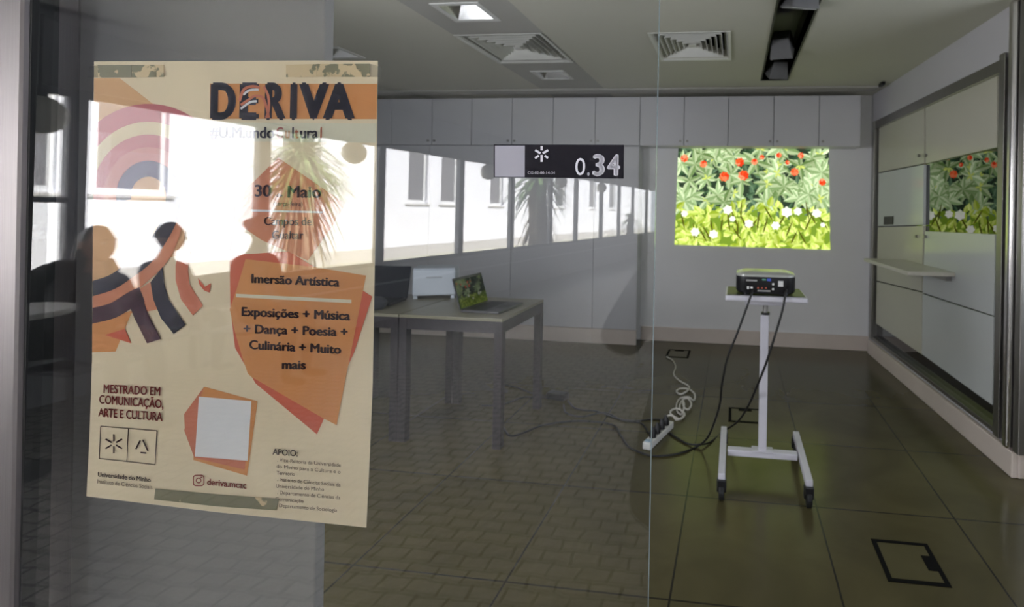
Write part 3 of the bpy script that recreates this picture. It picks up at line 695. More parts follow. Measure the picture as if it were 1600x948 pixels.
# ================================================================== THE GLASS FRONT
Y0, Y1 = .603, .611
def gy(z, y): return y + TILT * (z - H)
XE = -.0915
m = MB()
v = [(x, gy(z, y), z) for z in (0.01, 2.40) for x, y in ((-.958, Y0), (XE, Y0), (XE, Y1), (-.958, Y1))]
m.faces(v, [(0, 1, 5, 4), (2, 3, 7, 6)], 0); m.faces(v, [(1, 2, 6, 5), (3, 0, 4, 7), (0, 3, 2, 1), (4, 5, 6, 7)], 1)
o = m.build('window_1', [pane_m, pane_edge]); structure(o)
xg, xp = ony(42, 474, .601).x, ony(29, 474, .595).x
mb = MB(); mb.box((xp + .0003, .601, 0), (xg, .630, 2.46)); structure(mb.build('trim_2', rubber))
mb = MB(); mb.box((-1.16, .595, 0), (xp, .66, 2.46)); structure(mb.build('trim_3', steel, bevel=.006))
mb = MB(); mb.box((-1.16, .575, 2.41), (1.05, .645, 2.46)); structure(mb.build('trim_4', steel, bevel=.003))
mb = MB(); mb.box((1.05, .560, 0), (1.13, .66, 2.46)); structure(mb.build('trim_5', steel, bevel=.004))
mb = MB(); mb.box((-5.6, .54, 2.461), (3.2, .66, 2.90)); mb.box((-5.6, .54, -.05), (-1.161, .66, 2.46)); mb.box((1.131, .54, -.05), (3.2, .66, 2.46)); structure(mb.build('wall_front', white_wall))

# tall grey board standing right behind the pane
a, b = ony(90, 480, .70).x, ony(499, 480, .70).x
t = thing('display_board', 'tall plain grey board standing behind the glass and the poster', 'board', ((a + b) / 2, .71, 0))
m = MB(); m.box((a - (a + b) / 2, -.009, .03), (b - (a + b) / 2, .009, 2.38)); m.build('panel', grey_paint, t, bevel=.002)
for x in (-.22, .22):
    m = MB(); m.box((x - .02, -.05, 0), (x + .02, .15, .0295)); m.build('foot', dark_metal, t, bevel=.003)

# ---- the poster (back of the pane, printed side towards the corridor)
S = 2.018; C4 = lambda x, y: (340 + x / S, 370 + y / S)
C3 = lambda x, y: (120 + x / 2.06, 380 + y / 2.06)
Z2 = lambda x, y: (300 + x / 2.7875, 60 + y / 2.7875)
PL = .6145
def paper_mat(name, c, rough=.55): return mat(name, srgb(*c), rough, noise=.018, scale=25, spec=.3)
pm = [paper_mat('poster_cream', (240, 223, 192)), paper_mat('poster_orange', (222, 150, 88)), paper_mat('poster_red', (214, 98, 70)), paper_mat('poster_navy', (40, 36, 60)),
      paper_mat('poster_purple', (70, 32, 56)), paper_mat('poster_salmon', (216, 138, 104)), paper_mat('poster_pale', (226, 222, 200)), paper_mat('poster_peach', (224, 178, 132)),
      paper_mat('poster_pink', (196, 108, 116)), paper_mat('poster_rose', (206, 132, 128)), paper_mat('poster_maroon_ink', (150, 46, 42)), paper_mat('poster_brown_ink', (60, 22, 28)),
      paper_mat('poster_white', (240, 240, 244)), paper_mat('poster_blue', (84, 84, 122)), paper_mat('poster_straw', (216, 198, 156)), paper_mat('poster_clay', (212, 124, 96))]
(CREAM, ORANGE, RED, NAVY, PURPLE, SALMON, PALE, PEACH, PINK, ROSE, MAROON, BROWN, WHITE, BLUE, STRAW, CLAY) = range(16)
P = MB()
left = [(147, 96), (146, 200), (145.5, 330), (144.5, 450), (144, 560), (140, 680), (135, 775)]
right = [(572, 824), (577, 720), (582, 600), (584, 480), (585.5, 400), (587.5, 300), (589, 190), (590, 95)]
bottom = [(240, 788), (340, 800), (460, 812)]
outline = left + bottom + right + [(480, 94.5), (300, 95.5)]
P.prism([G(*q, PL + .0003) for q in reversed(outline)], (0, .0006, 0), CREAM)
def lay(px, mi, lev): P.poly([G(*q, PL - .00014 * lev) for q in px], mi)
def clipx(px, x0=None):                                           # keep the print on the sheet (left edge)
    out = []
    for i in range(len(px)):
        a, b = px[i - 1], px[i]; ea = lambda q: q[0] - (147 - max(0, q[1] - 100) * .0065)
        if (ea(a) >= 0) != (ea(b) >= 0):
            k = ea(a) / (ea(a) - ea(b)); out.append((a[0] + (b[0] - a[0]) * k, a[1] + (b[1] - a[1]) * k))
        if ea(b) >= 0: out.append(b)
    return out
def arc(cx, cy, r, a0, a1, n=28, sx=1.0): return [(cx + sx * r * math.cos(math.radians(a0 + (a1 - a0) * i / n)), cy - r * math.sin(math.radians(a0 + (a1 - a0) * i / n))) for i in range(n + 1)]
def band(cx, cy, r0, r1, a0, a1, mi, lev, sx=1.0, tail0=None, tail1=None):
    o = arc(cx, cy, r1, a0, a1, sx=sx); i = arc(cx, cy, r0, a0, a1, sx=sx)
    for k in range(len(o) - 1):
        q = clipx([i[k], i[k + 1], o[k + 1], o[k]])
        if len(q) > 2: lay(q, mi, lev)
def stripe(cl, w, mi, lev):                                      # stripe of constant width along a centre line
    cl = [tuple(q)[:2] for q in spline([(x, y, 0) for x, y in cl], 8)]
    L_, R_ = [], []
    for i in range(len(cl)):
        a, b = cl[max(i - 1, 0)], cl[min(i + 1, len(cl) - 1)]; dx, dy = b[0] - a[0], b[1] - a[1]; q = math.hypot(dx, dy)
        L_.append((cl[i][0] - dy / q * w / 2, cl[i][1] + dx / q * w / 2)); R_.append((cl[i][0] + dy / q * w / 2, cl[i][1] - dx / q * w / 2))
    for i in range(len(cl) - 1):
        q = clipx([L_[i], L_[i + 1], R_[i + 1], R_[i]])
        if len(q) > 2: lay(q, mi, lev)
# peach ground top left and the arches
lay([(147, 122), (187, 122), (262, 180), (300, 260), (286, 396), (144.5, 440)], PEACH, 1)
cx, cy = 232, 306
for r0, r1, mi in ((116, 144, PINK), (96, 116, STRAW), (54, 96, PINK), (56, 76, ROSE), (30, 55, BLUE)):
    band(cx, cy, r0, r1, 0 if mi == BLUE else -4, 190 if mi != BLUE else 190, mi, 2 + (mi in (BLUE, ROSE)), sx=.92)
for x, w, mi in ((cx + 130 * .92, 26, PINK), (cx + 106 * .92, 18, STRAW), (cx + 86 * .92, 20, PINK)):
    stripe([(x, 300), (x + 2, 340), (x - 4, 390)], w, mi, 2)
# sweeping stripes lower down
stripe([(cx + 39, 306), (cx + 34, 340), (246, 378), (226, 404), (200, 424), (174, 441), (140, 452)], 23, NAVY, 5)
stripe([(277, 330), (268, 370), (252, 402), (226, 428), (196, 452), (168, 466), (140, 473)], 23, SALMON, 4)
lay(clipx([C3(48, 258), C3(170, 218), C3(250, 210), C3(175, 225), C3(125, 348), C3(48, 351)]), ORANGE, 2)
lay([C3(198, 150), C3(237, 124), C3(262, 212), C3(215, 222)], SALMON, 3)
stripe([(140, 494), (176, 485), (208, 466), (222, 460)], 24, PURPLE, 5)
lay([C3(190, 158), C3(204, 150), C3(228, 225), C3(271, 308), C3(226, 322), C3(185, 240), C3(165, 190)], PURPLE, 5)
lay([C3(237, 125), C3(277, 75), C3(280, 125), C3(295, 180), C3(350, 262), C3(312, 292), C3(270, 240), C3(246, 180)], NAVY, 5)
lay([C3(318, 70), C3(331, 22), C3(367, 26), C3(358, 80), C3(362, 130), C3(406, 200), C3(374, 233), C3(335, 180), C3(318, 120)], CLAY, 3)
lay([C3(390, 112), C3(412, 140), C3(432, 128), C3(428, 159), C3(410, 152), C3(394, 132)], RED, 3)
lay([C3(90, 295), C3(155, 275), C3(175, 322)], RED, 4)
# title bars and lettering
lay([(328, 130.5), (589.2, 131), (588.6, 186), (328, 185.5)], ORANGE, 1)
lay([(327, 191), (588.4, 193), (587.6, 223), (327, 220)], PALE, 1)
OFF = Vector((0, -.00014 * 6, 0))
def T(txt, p0, p1, cappx, mi, bold=.02):
    a, b = G(*p0, PL), G(*p1, PL)
    c = G(p0[0], p0[1] - cappx, PL); put_text(P, txt, a, b, (c - a).length, mi, bold, OFF)
for ch, x0, x1 in (('D', 329, 369), ('E', 374.5, 405), ('R', 414, 447), ('I', 453.5, 464.5), ('V', 467, 514), ('A', 505, 555)):
    T(ch, (x0, 184.8), (x1, 185.2), 54, NAVY, .065)
stripe([(376, 164), (388, 156), (398, 150), (410, 152), (416, 166), (420, 184)], 4, CLAY, 7); stripe([(374, 158), (381, 140), (394, 135), (406, 137)], 4.5, CLAY, 7)
stripe([(376, 170), (390, 160), (401, 158)], 3.5, WHITE, 7); stripe([(380, 148), (390, 141), (404, 140)], 3.5, WHITE, 7); stripe([(412, 135), (419, 150), (420, 170), (416, 184)], 4, CLAY, 7)
T('#U.M.undo', (329, 215), (429.5, 215.6), 17, NAVY, .03)
for ch, x0, x1, mi in (('C', 432, 443, ROSE), ('u', 446, 453.5, PEACH), ('l', 457, 459.5, NAVY), ('t', 461, 467, CLAY), ('ura', 469.5, 497.5, NAVY), ('l', 501, 503.5, CLAY)):
    T(ch, (x0, 215.7), (x1, 215.8), 17, mi, .03)
# date block
lay([(434.5, 246), (539, 318), (520, 352), (481, 407), (409, 375), (372, 350), (372, 308)], SALMON, 1)
lay([(392.5, 327), (504, 330), (504, 333), (392.5, 330.5)], WHITE, 3)
T('30', Z2(275, 688), Z2(347, 688), 18, PURPLE, .03); T('de', Z2(370, 690), Z2(397, 691), 6, PURPLE); T('Maio', Z2(418, 692), Z2(564, 693), 18, PURPLE, .03)
T('(terça-feira)', Z2(357, 727), Z2(484, 730), 6.5, PURPLE, .01)
T('Campos de', Z2(316, 812), Z2(523, 814), 12.5, PURPLE, .025); T('Gualtar', Z2(350, 872), Z2(488, 873), 12.5, PURPLE, .025)
# programme block
lay([C4(*q) for q in ((38, 58), (225, 45), (300, 92), (462, 172), (488, 188), (430, 365), (313, 622), (120, 462), (55, 350), (40, 225))], RED, 1)
lay([C4(*q) for q in ((88, 70), (305, 95), (468, 122), (375, 593), (330, 570), (105, 440), (95, 430), (75, 370), (52, 290), (38, 228), (60, 165))], ORANGE, 2)
lay([C4(58, 179), C4(422, 198), C4(422, 209), C4(58, 190)], PALE, 3)
for s, q0, q1 in (('Imersão Artística', (108, 144), (386, 156)), ('Exposições + Música', (77, 248), (420, 262)), ('+ Dança + Poesia +', (83, 302), (412, 313)), ('Culinária + Muito', (101, 352), (391, 368)), ('mais', (204, 415), (280, 416))):
    T(s, C4(*q0), C4(*q1), 13.5, BROWN, .045)
# lower left: course, crest boxes, faculty
for s, q0, q1 in (('MESTRADO EM', (88, 480), (271, 489)), ('COMUNICAÇÃO,', (74, 514), (281, 530)), ('ARTE E CULTURA', (71, 556), (278, 571))): T(s, C3(*q0), C3(*q1), 13, MAROON, .035)
bx = [C3(77, 588), C3(258, 603), C3(252, 712), C3(72, 692)]
def line(a, b, w, mi, lev=4):
    dx, dy = b[0] - a[0], b[1] - a[1]; q = math.hypot(dx, dy); nx, ny = -dy / q * w / 2, dx / q * w / 2
    lay([(a[0] + nx, a[1] + ny), (b[0] + nx, b[1] + ny), (b[0] - nx, b[1] - ny), (a[0] - nx, a[1] - ny)], mi, lev)
for i in range(4): line(bx[i], bx[(i + 1) % 4], 1.3, BROWN)
line(C3(166, 596), C3(161, 702), 1.3, BROWN)
def asterisk(fn_line, c, r, rot=0):
    for k in range(6):
        a = math.radians(90 + 60 * k); r1 = r * (1.0 if k % 3 == 0 or True else .7)
        fn_line((c[0] + math.cos(a) * r * .26, c[1] - math.sin(a) * r * .26), (c[0] + math.cos(a) * r1, c[1] - math.sin(a) * r1))
asterisk(lambda a, b: line(a, b, 2.6, BROWN), C3(119, 645), 15)
line(C3(190, 662), C3(204, 634), 2.4, BROWN); line(C3(212, 632), C3(229, 668), 2.4, BROWN); line(C3(205, 673), C3(223, 675), 2.4, BROWN); 
T('Universidade do Minho', C3(70, 749), C3(240, 767), 7, BROWN, .03); T('Instituto de Ciências Sociais', C3(69, 771), C3(245, 790), 6.5, BROWN, -.004)
# card with its coloured sheets (plain: no code on it), handle
lay([C3(410, 461), C3(582, 508), C3(548, 748), C3(375, 697), C3(392, 500)], ORANGE, 1)
lay([C3(395, 512), C3(345, 600), C3(378, 690), C3(540, 728), C3(552, 640)], CLAY, 2)
lay([C3(410, 461), C3(345, 550), C3(348, 600), C3(395, 520)], CLAY, 1)
lay([C3(393, 493), C3(562, 508), C3(550, 700), C3(380, 686)], WHITE, 3)
T('deriva.mcac', C3(421, 776), C3(548, 788), 10, MAROON, .03)
def ring_rr(c, w, r, th):
    o = rrect(w, w, r, 5); i = rrect(w - 2 * th, w - 2 * th, max(.5, r - th), 5)
    for k in range(len(o)):
        k2 = (k + 1) % len(o); lay([(c[0] + o[k][0], c[1] - o[k][1]), (c[0] + o[k2][0], c[1] - o[k2][1]), (c[0] + i[k2][0], c[1] - i[k2][1]), (c[0] + i[k][0], c[1] - i[k][1])], MAROON, 4)
cI = C3(392, 763); ring_rr(cI, 18, 5, 1.6); ring_rr(cI, 9, 4.49, 1.6); lay([(cI[0] + 4.2 + a, cI[1] - 5 + b) for a, b in ((-1, -1), (1, -1), (1, 1), (-1, 1))], MAROON, 4)
# sponsors
T('APOIO:', C4(175, 685), C4(254, 691), 9.5, BROWN, .02)
for s, q0, q1 in (('. Vice-Reitoria da Universidade', (190, 707), (390, 724)), ('do Minho para a Cultura e o', (188, 727), (389, 745)), ('Território', (188, 748), (245, 752)), ('. Instituto de Ciências Sociais da', (190, 768), (389, 786)),
                  ('Universidade do Minho', (186, 789), (337, 800)), ('. Departamento de Ciências da', (190, 809), (388, 826)), ('Comunicação', (184, 830), (272, 837)), ('. Departamento de Sociologia', (188, 850), (378, 866))):
    T(s, C4(*q0), C4(*q1), 5.6, BROWN, .0)
poster = P.build('poster', pm)
bm = None
tag(poster, 'cream event poster with orange and navy shapes taped to the glass', 'poster')
def tape_mat(name, stick):
    m = bpy.data.materials.new(name); m.use_nodes = True; N = m.node_tree.nodes; L = m.node_tree.links; b = N['Principled BSDF']
    tc = N.new('ShaderNodeTexCoord'); nz = N.new('ShaderNodeTexNoise'); nz.inputs['Scale'].default_value = 55; nz.inputs['Detail'].default_value = 3
    L.new(tc.outputs['Object'], nz.inputs['Vector']); cr = N.new('ShaderNodeValToRGB'); cr.color_ramp.interpolation = 'EASE'
    cr.color_ramp.elements[0].position = stick; cr.color_ramp.elements[0].color = (*srgb(128, 124, 96), 1)
    cr.color_ramp.elements[1].position = stick + .05; cr.color_ramp.elements[1].color = (*srgb(224, 200, 158), 1)
    L.new(nz.outputs[0], cr.inputs[0]); L.new(cr.outputs[0], b.inputs['Base Color']); b.inputs['Roughness'].default_value = .35
    return m
clear = glass_mat('clear_tape', .10, (.93, .93, .92))
def tape(px, mm, lev=5):
    m = MB(); m.prism([G(*q, PL - .00014 * lev) for q in px], (0, -.0002, 0)); o = m.build('adhesive_tape', mm, poster); o['label'] = 'strip of adhesive tape on the edge of the poster'; return o
tm1 = tape_mat('half_stuck_tape', .50); tm2 = tape_mat('well_stuck_tape', .60)
tape([(153, 102), (206, 101.5), (206, 121), (153, 121)], tm2); tape([(206.5, 101.5), (256, 101), (256, 120), (206.5, 121)], tm1)
tape([(447, 101), (495, 100), (495, 120), (447, 120.5)], tape_mat('loose_tape', .40)); tape([(495.5, 100), (578, 99.5), (578, 120), (495.5, 120)], tm1)
tape([(243, 763), (340, 772), (436, 779), (432, 797), (340, 791), (241, 780)], tape_mat('stuck_bottom_tape', .62))
for px in ([(139, 104), (153, 102), (153, 121), (138, 121)], [(578, 99.5), (597, 105), (596, 120), (578, 120)]):
    m = MB(); m.prism([G(*q, PL - .0009) for q in px], (0, -.0002, 0)); m.build('clear_tape_end', clear, poster)

# ---- black room-number sign (front of the pane)
SB = MB(); SYf = Y0 - .0022
cs = [(771.5, 225.5), (974.5, 226.2), (974, 278.8), (771.5, 276.8)]
SB.prism([G(*q, SYf) for q in cs], (0, .0020, 0), 0)
def slay(px, mi, lev=1): SB.poly([G(*q, SYf - .0001 * lev) for q in px], mi)
D6 = lambda x, y: (760 + x / 6.957, 210 + y / 6.957)
slay([D6(92, 122), D6(418, 122), D6(416, 462), D6(92, 460)], 2)
def sline(a, b, w):
    dx, dy = b[0] - a[0], b[1] - a[1]; q = math.hypot(dx, dy); nx, ny = -dy / q * w / 2, dx / q * w / 2
    slay([(a[0] + nx, a[1] + ny), (b[0] + nx, b[1] + ny), (b[0] - nx, b[1] - ny), (a[0] - nx, a[1] - ny)], 1, 2)
for a, b in (((600, 126), (600, 172)), ((600, 222), (600, 298)), ((530, 170), (588, 205)), ((672, 170), (612, 205)), ((528, 258), (570, 230)), ((670, 256), (634, 230))): sline(D6(*a), D6(*b), 3.4)
def ST_(txt, p0, p1, cappx, bold):
    a, b, c = G(*p0, SYf), G(*p1, SYf), G(p0[0], p0[1] - cappx, SYf); put_text(SB, txt, a, b, (c - a).length, 1, bold, (0, -.0002, 0))
ST_('CG-02-00-14-34', D6(450, 430), D6(746, 431), 4.3, .015)
ST_('0', D6(966, 440), D6(1072, 441), 26.5, -.012); ST_('.', D6(1095, 442), D6(1122, 442), 25, .03); ST_('3', D6(1152, 442), D6(1285, 443), 32, .05); ST_('4', D6(1308, 443), D6(1452, 444), 32, .045)
sg = SB.build('room_sign', [mat('sign_black', srgb(33, 31, 39), .6, noise=.04, spec=.12), mat('sign_white', srgb(232, 230, 240), .5, noise=.02), mat('sign_grey', srgb(168, 166, 178), .5, noise=.02)])
tag(sg, 'black room number sign with white figures stuck on the glass', 'sign')

# ================================================================== THE CORRIDOR BEHIND THE CAMERA (seen mirrored in the pane)
def V2R(cx, cz):                                                 # mirrored camera-frame plan position -> real plan position
    p = Vector((cx * CT - cz * ST, cx * ST + cz * CT, 0)); return mirror(p)
WA, WB = V2R(-5.151 + .254 * 2.2, 2.2), V2R(-5.151 + .254 * 24, 24)
WD = (WB - WA).normalized(); WN = Vector((WD.y, -WD.x, 0))       # along the window wall; outwards
if WN.x > 0: WN = -WN
WL = (WB - WA).length; ROTW = math.atan2(WD.y, WD.x)
WM = Matrix(((WD.x, WN.x, 0, WA.x), (WD.y, WN.y, 0, WA.y), (0, 0, 1, 0), (0, 0, 0, 1)))
def wbox(m, s0, s1, n0, n1, z0, z1, mi=0): m.box((s0, n0, z0), (s1, n1, z1), mi, WM)
SILL, HEAD = .67, 2.13
def paving():
    m = bpy.data.materials.new('corridor_setts'); m.use_nodes = True; nt = m.node_tree; N = nt.nodes; L = nt.links; b = N['Principled BSDF']
    tc = N.new('ShaderNodeTexCoord'); br = N.new('ShaderNodeTexBrick'); br.offset = .5
    nd = N.new('ShaderNodeTexNoise'); nd.inputs['Scale'].default_value = 9; L.new(tc.outputs['Object'], nd.inputs['Vector'])
    mx0 = N.new('ShaderNodeMix'); mx0.data_type = 'VECTOR'; mx0.inputs[0].default_value = .045
    L.new(tc.outputs['Object'], mx0.inputs[4]); L.new(nd.outputs[1], mx0.inputs[5])
    br.inputs['Scale'].default_value = 1; br.inputs['Brick Width'].default_value = .115; br.inputs['Row Height'].default_value = .075; br.inputs['Mortar Size'].default_value = .008; br.inputs['Mortar Smooth'].default_value = .4
    br.inputs['Color1'].default_value = (.41, .385, .335, 1); br.inputs['Color2'].default_value = (.33, .31, .275, 1); br.inputs['Mortar'].default_value = (.08, .075, .065, 1)
    L.new(mx0.outputs[1], br.inputs['Vector']); L.new(br.outputs[0], b.inputs['Base Color'])
    n2 = N.new('ShaderNodeTexNoise'); n2.inputs['Scale'].default_value = 22; n2.inputs['Detail'].default_value = 5; L.new(tc.outputs['Object'], n2.inputs['Vector'])
    ad = N.new('ShaderNodeMath'); ad.operation = 'MULTIPLY_ADD'; ad.inputs[1].default_value = -1.0; L.new(br.outputs[1], ad.inputs[0]); L.new(n2.outputs[0], ad.inputs[2])
    bp = N.new('ShaderNodeBump'); bp.inputs['Strength'].default_value = 1.0; bp.inputs['Distance'].default_value = .03; L.new(ad.outputs[0], bp.inputs['Height']); L.new(bp.outputs[0], b.inputs['Normal'])
    b.inputs['Roughness'].default_value = .38
    return m
mb = MB(); mb.box((-5.6, -23.5, -.10), (3.2, FRONT - .02, 0)); structure(mb.build('floor_corridor', paving()))
mb = MB(); _a, _b = WM @ Vector((-1.6, .20, 2.62)), WM @ Vector((WL, .20, 2.62)); mb.prism([(_a.x, FRONT + .04, 2.62), (_a.x, _a.y, 2.62), _b, (3.2, _b.y, 2.62), (3.2, FRONT + .04, 2.62)], (0, 0, .10)); structure(mb.build('ceiling_corridor', mat('corridor_ceiling_paint', (.34, .34, .35), .8, noise=.03, scale=2)))
mb = MB(); mb.box((3.0, -23.5, 0), (3.2, -7.5, 2.62)); mb.box((3.0, -1.3, 0), (3.2, FRONT - .08, 2.62)); mb.box((3.0, -7.5, 0), (3.2, -1.3, .75)); mb.box((3.0, -7.5, 2.35), (3.2, -1.3, 2.62)); structure(mb.build('wall_corridor', mat('corridor_wall_paint', (.62, .61, .60), .7, noise=.02)))  # opposite wall, its opening added for the corridor fill light
mb = MB(); mb.box((-3.2, -23.6, 0), (3.2, -23.5, 2.62)); structure(mb.build('wall_end', mat('end_wall_paint', (.45, .47, .44), .7, noise=.05)))
mb = MB(); wbox(mb, -2.2, WL, 0, .16, 0, SILL - .03); structure(mb.build('wall_parapet', mat('parapet_paint', (.34, .34, .34), .6, noise=.04)))
mb = MB(); wbox(mb, -2.2, WL, -.02, .16, HEAD + .05, 2.62); structure(mb.build('wall_lintel', mat('lintel_paint', (.22, .22, .23), .7, noise=.04)))
mb = MB(); wbox(mb, -2.2, WL, -.05, .18, SILL - .03, SILL); structure(mb.build('trim_6', mat('sill_stone', (.42, .42, .42), .35, noise=.05)))
mb = MB(); mb.tube([WM @ Vector((-2.0, -.075, .47)), WM @ Vector((WL, -.075, .47))], .014, 10)
structure(mb.build('trim_7', mat('rail_white', (.75, .75, .75), .3, noise=.03)))
alu = mat('grey_window_aluminium', (.13, .135, .145), .42, .5, noise=.05, scale=10)
posts = [-.9 + .0, .0]
def s_of(zc): return (V2R(-5.151 + .254 * zc, zc) - WA).dot(WD)
ps = [s_of(2.23), s_of(3.73), s_of(5.03), s_of(6.43), s_of(7.94), s_of(9.34), s_of(10.77), s_of(12.0), s_of(13.5), s_of(14.8), s_of(16.0), s_of(17.4), s_of(18.8), s_of(20.2), s_of(21.6), s_of(23.0)]
ps = [ps[0] - 1.4] + ps
for k in range(len(ps) - 1):
    a, b = ps[k], ps[k + 1]
    f = MB(); hw = .055; wbox(f, b - hw, b + hw, .02, .09, SILL, HEAD + .05); wbox(f, a + .055, b - .055, .03, .09, SILL, SILL + .05); wbox(f, a + .055, b - .055, .03, .09, HEAD, HEAD + .05)
    if k == 1: wbox(f, a + .055, b - .055, .03, .085, 1.38, 1.42)
    fo = structure(f.build('window_%d' % (k + 2), alu))
    g = MB(); wbox(g, a + .056, b - .056, .057, .063, SILL + .051, HEAD - .001); g.build('glass_pane', window_pane_m, fo)
# opal globe lamps hanging by the windows
glb = mat('opal_glass', (.74, .72, .64), .3, noise=.02)
for k, (px, py) in enumerate(((62, 182), (553, 240), (763, 270), (877, 285), (940, 294))):
    zc = (3.45, 5.85, 8.35, 10.9, 13.1)[k]
    q = at(px, py - 9, zc); q = mirror(q)
    t = thing('globe_lamp', ['opal globe lamp nearest the pane, above the seated people', 'opal globe lamp mirrored over the right edge of the poster', 'opal globe lamp mirrored under the left of the black sign',
              'opal globe lamp mirrored below the figures of the black sign', 'farthest opal globe lamp down the corridor'][k], 'lamp', (q.x, q.y, q.z), 0, 'opal globe lamps along the corridor windows')
    m = MB(); m.lathe([(max(.0001, .125 * math.sin(math.pi * i / 16)), -.125 * math.cos(math.pi * i / 16)) for i in range(17)], (0, 0, 0), 28); m.build('globe', glb, t, smooth=True)
    m = MB(); m.cyl((0, 0, .12), (0, 0, .17), .035, 16); m.build('cap', dark_metal, t); m = MB(); m.cyl((0, 0, .17), (0, 0, 2.62 - q.z), .008, 10); m.build('stem', dark_metal, t)

# ---- outside: yard, white building, plants
mb = MB(); wbox(mb, -16, WL + 14, .17, 12, -.25, -.02)
structure(mb.build('ground', mat('yard_gravel', (.42, .40, .30), .9, noise=.15, scale=3)))
DB = 6.0
bwall = mat('white_render', (.80, .80, .85), .8, noise=.02, scale=1.5); bwin = mat('dark_blind', (.17, .165, .175), .5, noise=.05, stretch=(1, 1, 40)); bsill = mat('sill_concrete', (.50, .48, .47), .7)
BO = WM @ Vector((0, DB, -.02))
t = thing('building', 'long white rendered building across the yard outside the corridor windows', 'building', BO, ROTW)
BM = Matrix.Translation(-BO) @ WM
LOC = Matrix.Rotation(-ROTW, 4, 'Z') @ Matrix.Translation(-BO)
class BB(MB):
    def build(s, name, mats, parent=None, **k):
        s.v = [tuple(LOC @ Vector(p)) for p in s.v]; return MB.build(s, name, mats, parent, **k)
def s_bld(px):                                                   # building coordinate seen at that mirrored pixel column
    u = (px - PX) / F; zc = (5.151 + DB * 1.03) / (.254 - u); q = V2R(-(5.151 + DB * 1.03) + .254 * zc, zc); return (q - WA).dot(WD)
wins = [(s_bld(40), s_bld(88)), (s_bld(150), s_bld(262)), (s_bld(440), s_bld(500)), (s_bld(638), s_bld(668)), (s_bld(689), s_bld(716)), (s_bld(766), s_bld(786)), (s_bld(868), s_bld(884)), (s_bld(921), s_bld(931)), (s_bld(952), s_bld(962))]
wins = sorted(wins); WZ0, WZ1 = 1.52, 3.3
m = BB(); prev = -16
for a, b in wins:
    wbox(m, prev, a, DB, DB + .4, -.02, 6.5); wbox(m, a, b, DB, DB + .4, -.02, WZ0); wbox(m, a, b, DB, DB + .4, WZ1, 6.5); prev = b
wbox(m, prev, WL + 14, DB, DB + .4, -.02, 6.5); m.build('wall', bwall, t)
m = BB(); wbox(m, -16, WL + 14, DB - .03, DB - .001, -.02, .30); m.build('base_course', bsill, t)
for a, b in wins:
    m = BB(); wbox(m, a, b, DB + .16, DB + .20, WZ0, WZ1); w_ = m.build('window', bwin, t)
    m = BB(); wbox(m, a, b, DB + .10, DB + .155, WZ0, WZ0 + .10); wbox(m, a, a + .06, DB + .10, DB + .155, WZ0 + .1, WZ1); wbox(m, b - .06, b, DB + .10, DB + .155, WZ0 + .1, WZ1); m.build('window_frame', mat('white_window_frame', (.70, .70, .70), .5), w_)
    m = BB(); wbox(m, a - .10, b + .10, DB - .04, DB + .155, WZ0 - .05, WZ0 - .001); m.build('sill', bsill, w_)
leafm = mat('strap_leaf_green', (.10, .17, .055), .45, noise=.25, scale=5); barkm = mat('palm_bark', (.16, .13, .10), .9, noise=.2, scale=20, bump=.5, bscale=30); drym = mat('dry_leaf', (.26, .21, .13), .8, noise=.2)
def yucca(px, zc, hh, crown, label, seed, nl=90, trunk=.2):
    r = random.Random(seed); q = V2R((px - PX) / F * zc, zc)
    t = thing('yucca_tree', label, 'tree', (q.x, q.y, -.02))
    m = MB(); m.tube([(0, 0, 0), (.03, .02, hh * .35), (-.02, .05, hh * .7), (.02, 0, hh)], [trunk * 1.25, trunk, trunk * .9, trunk * .6], 14); m.build('trunk', barkm, t, smooth=True)
    for part, n, mm in (('foliage', nl, leafm), ('dry_skirt', nl // 3, drym)):
        m = MB()
        for i in range(n):
            az = r.uniform(0, 6.283); el = r.uniform(-.55, 1.25) if part == 'foliage' else r.uniform(-1.3, -.7); ln = crown * r.uniform(.75, 1.1); w = .045 * crown + .02
            d = Vector((math.cos(az) * math.cos(el), math.sin(az) * math.cos(el), math.sin(el))); side = d.cross(Vector((0, 0, 1))).normalized()
            z0 = hh * r.uniform(.80, 1.0) if part == 'foliage' else hh * r.uniform(.6, .85); pts = []
            for k in range(5):
                s = k / 4; p = Vector((0, 0, z0)) + d * (ln * s) + Vector((0, 0, -ln * .55 * s * s)); ww = w * (1 - s * .92) * (0.6 + .8 * min(1, s * 3)) * .5
                pts.append((p - side * ww, p + side * ww))
            for k in range(4):
                for dz in (0,): m.poly([pts[k][0], pts[k][1], pts[k + 1][1], pts[k + 1][0]])
        o = m.build(part, mm, t)
yucca(842, 12.6, 2.4, 1.05, 'thick-trunked yucca tree outside, mirrored below the room sign', 3, 150, .24)
yucca(470, 8.6, 2.35, .95, 'leafy yucca tree outside, mirrored across the upper right of the poster', 9, 300, .16)
yucca(985, 20.5, 1.2, .7, 'low yucca outside the far end of the corridor windows', 5, 80, .12)

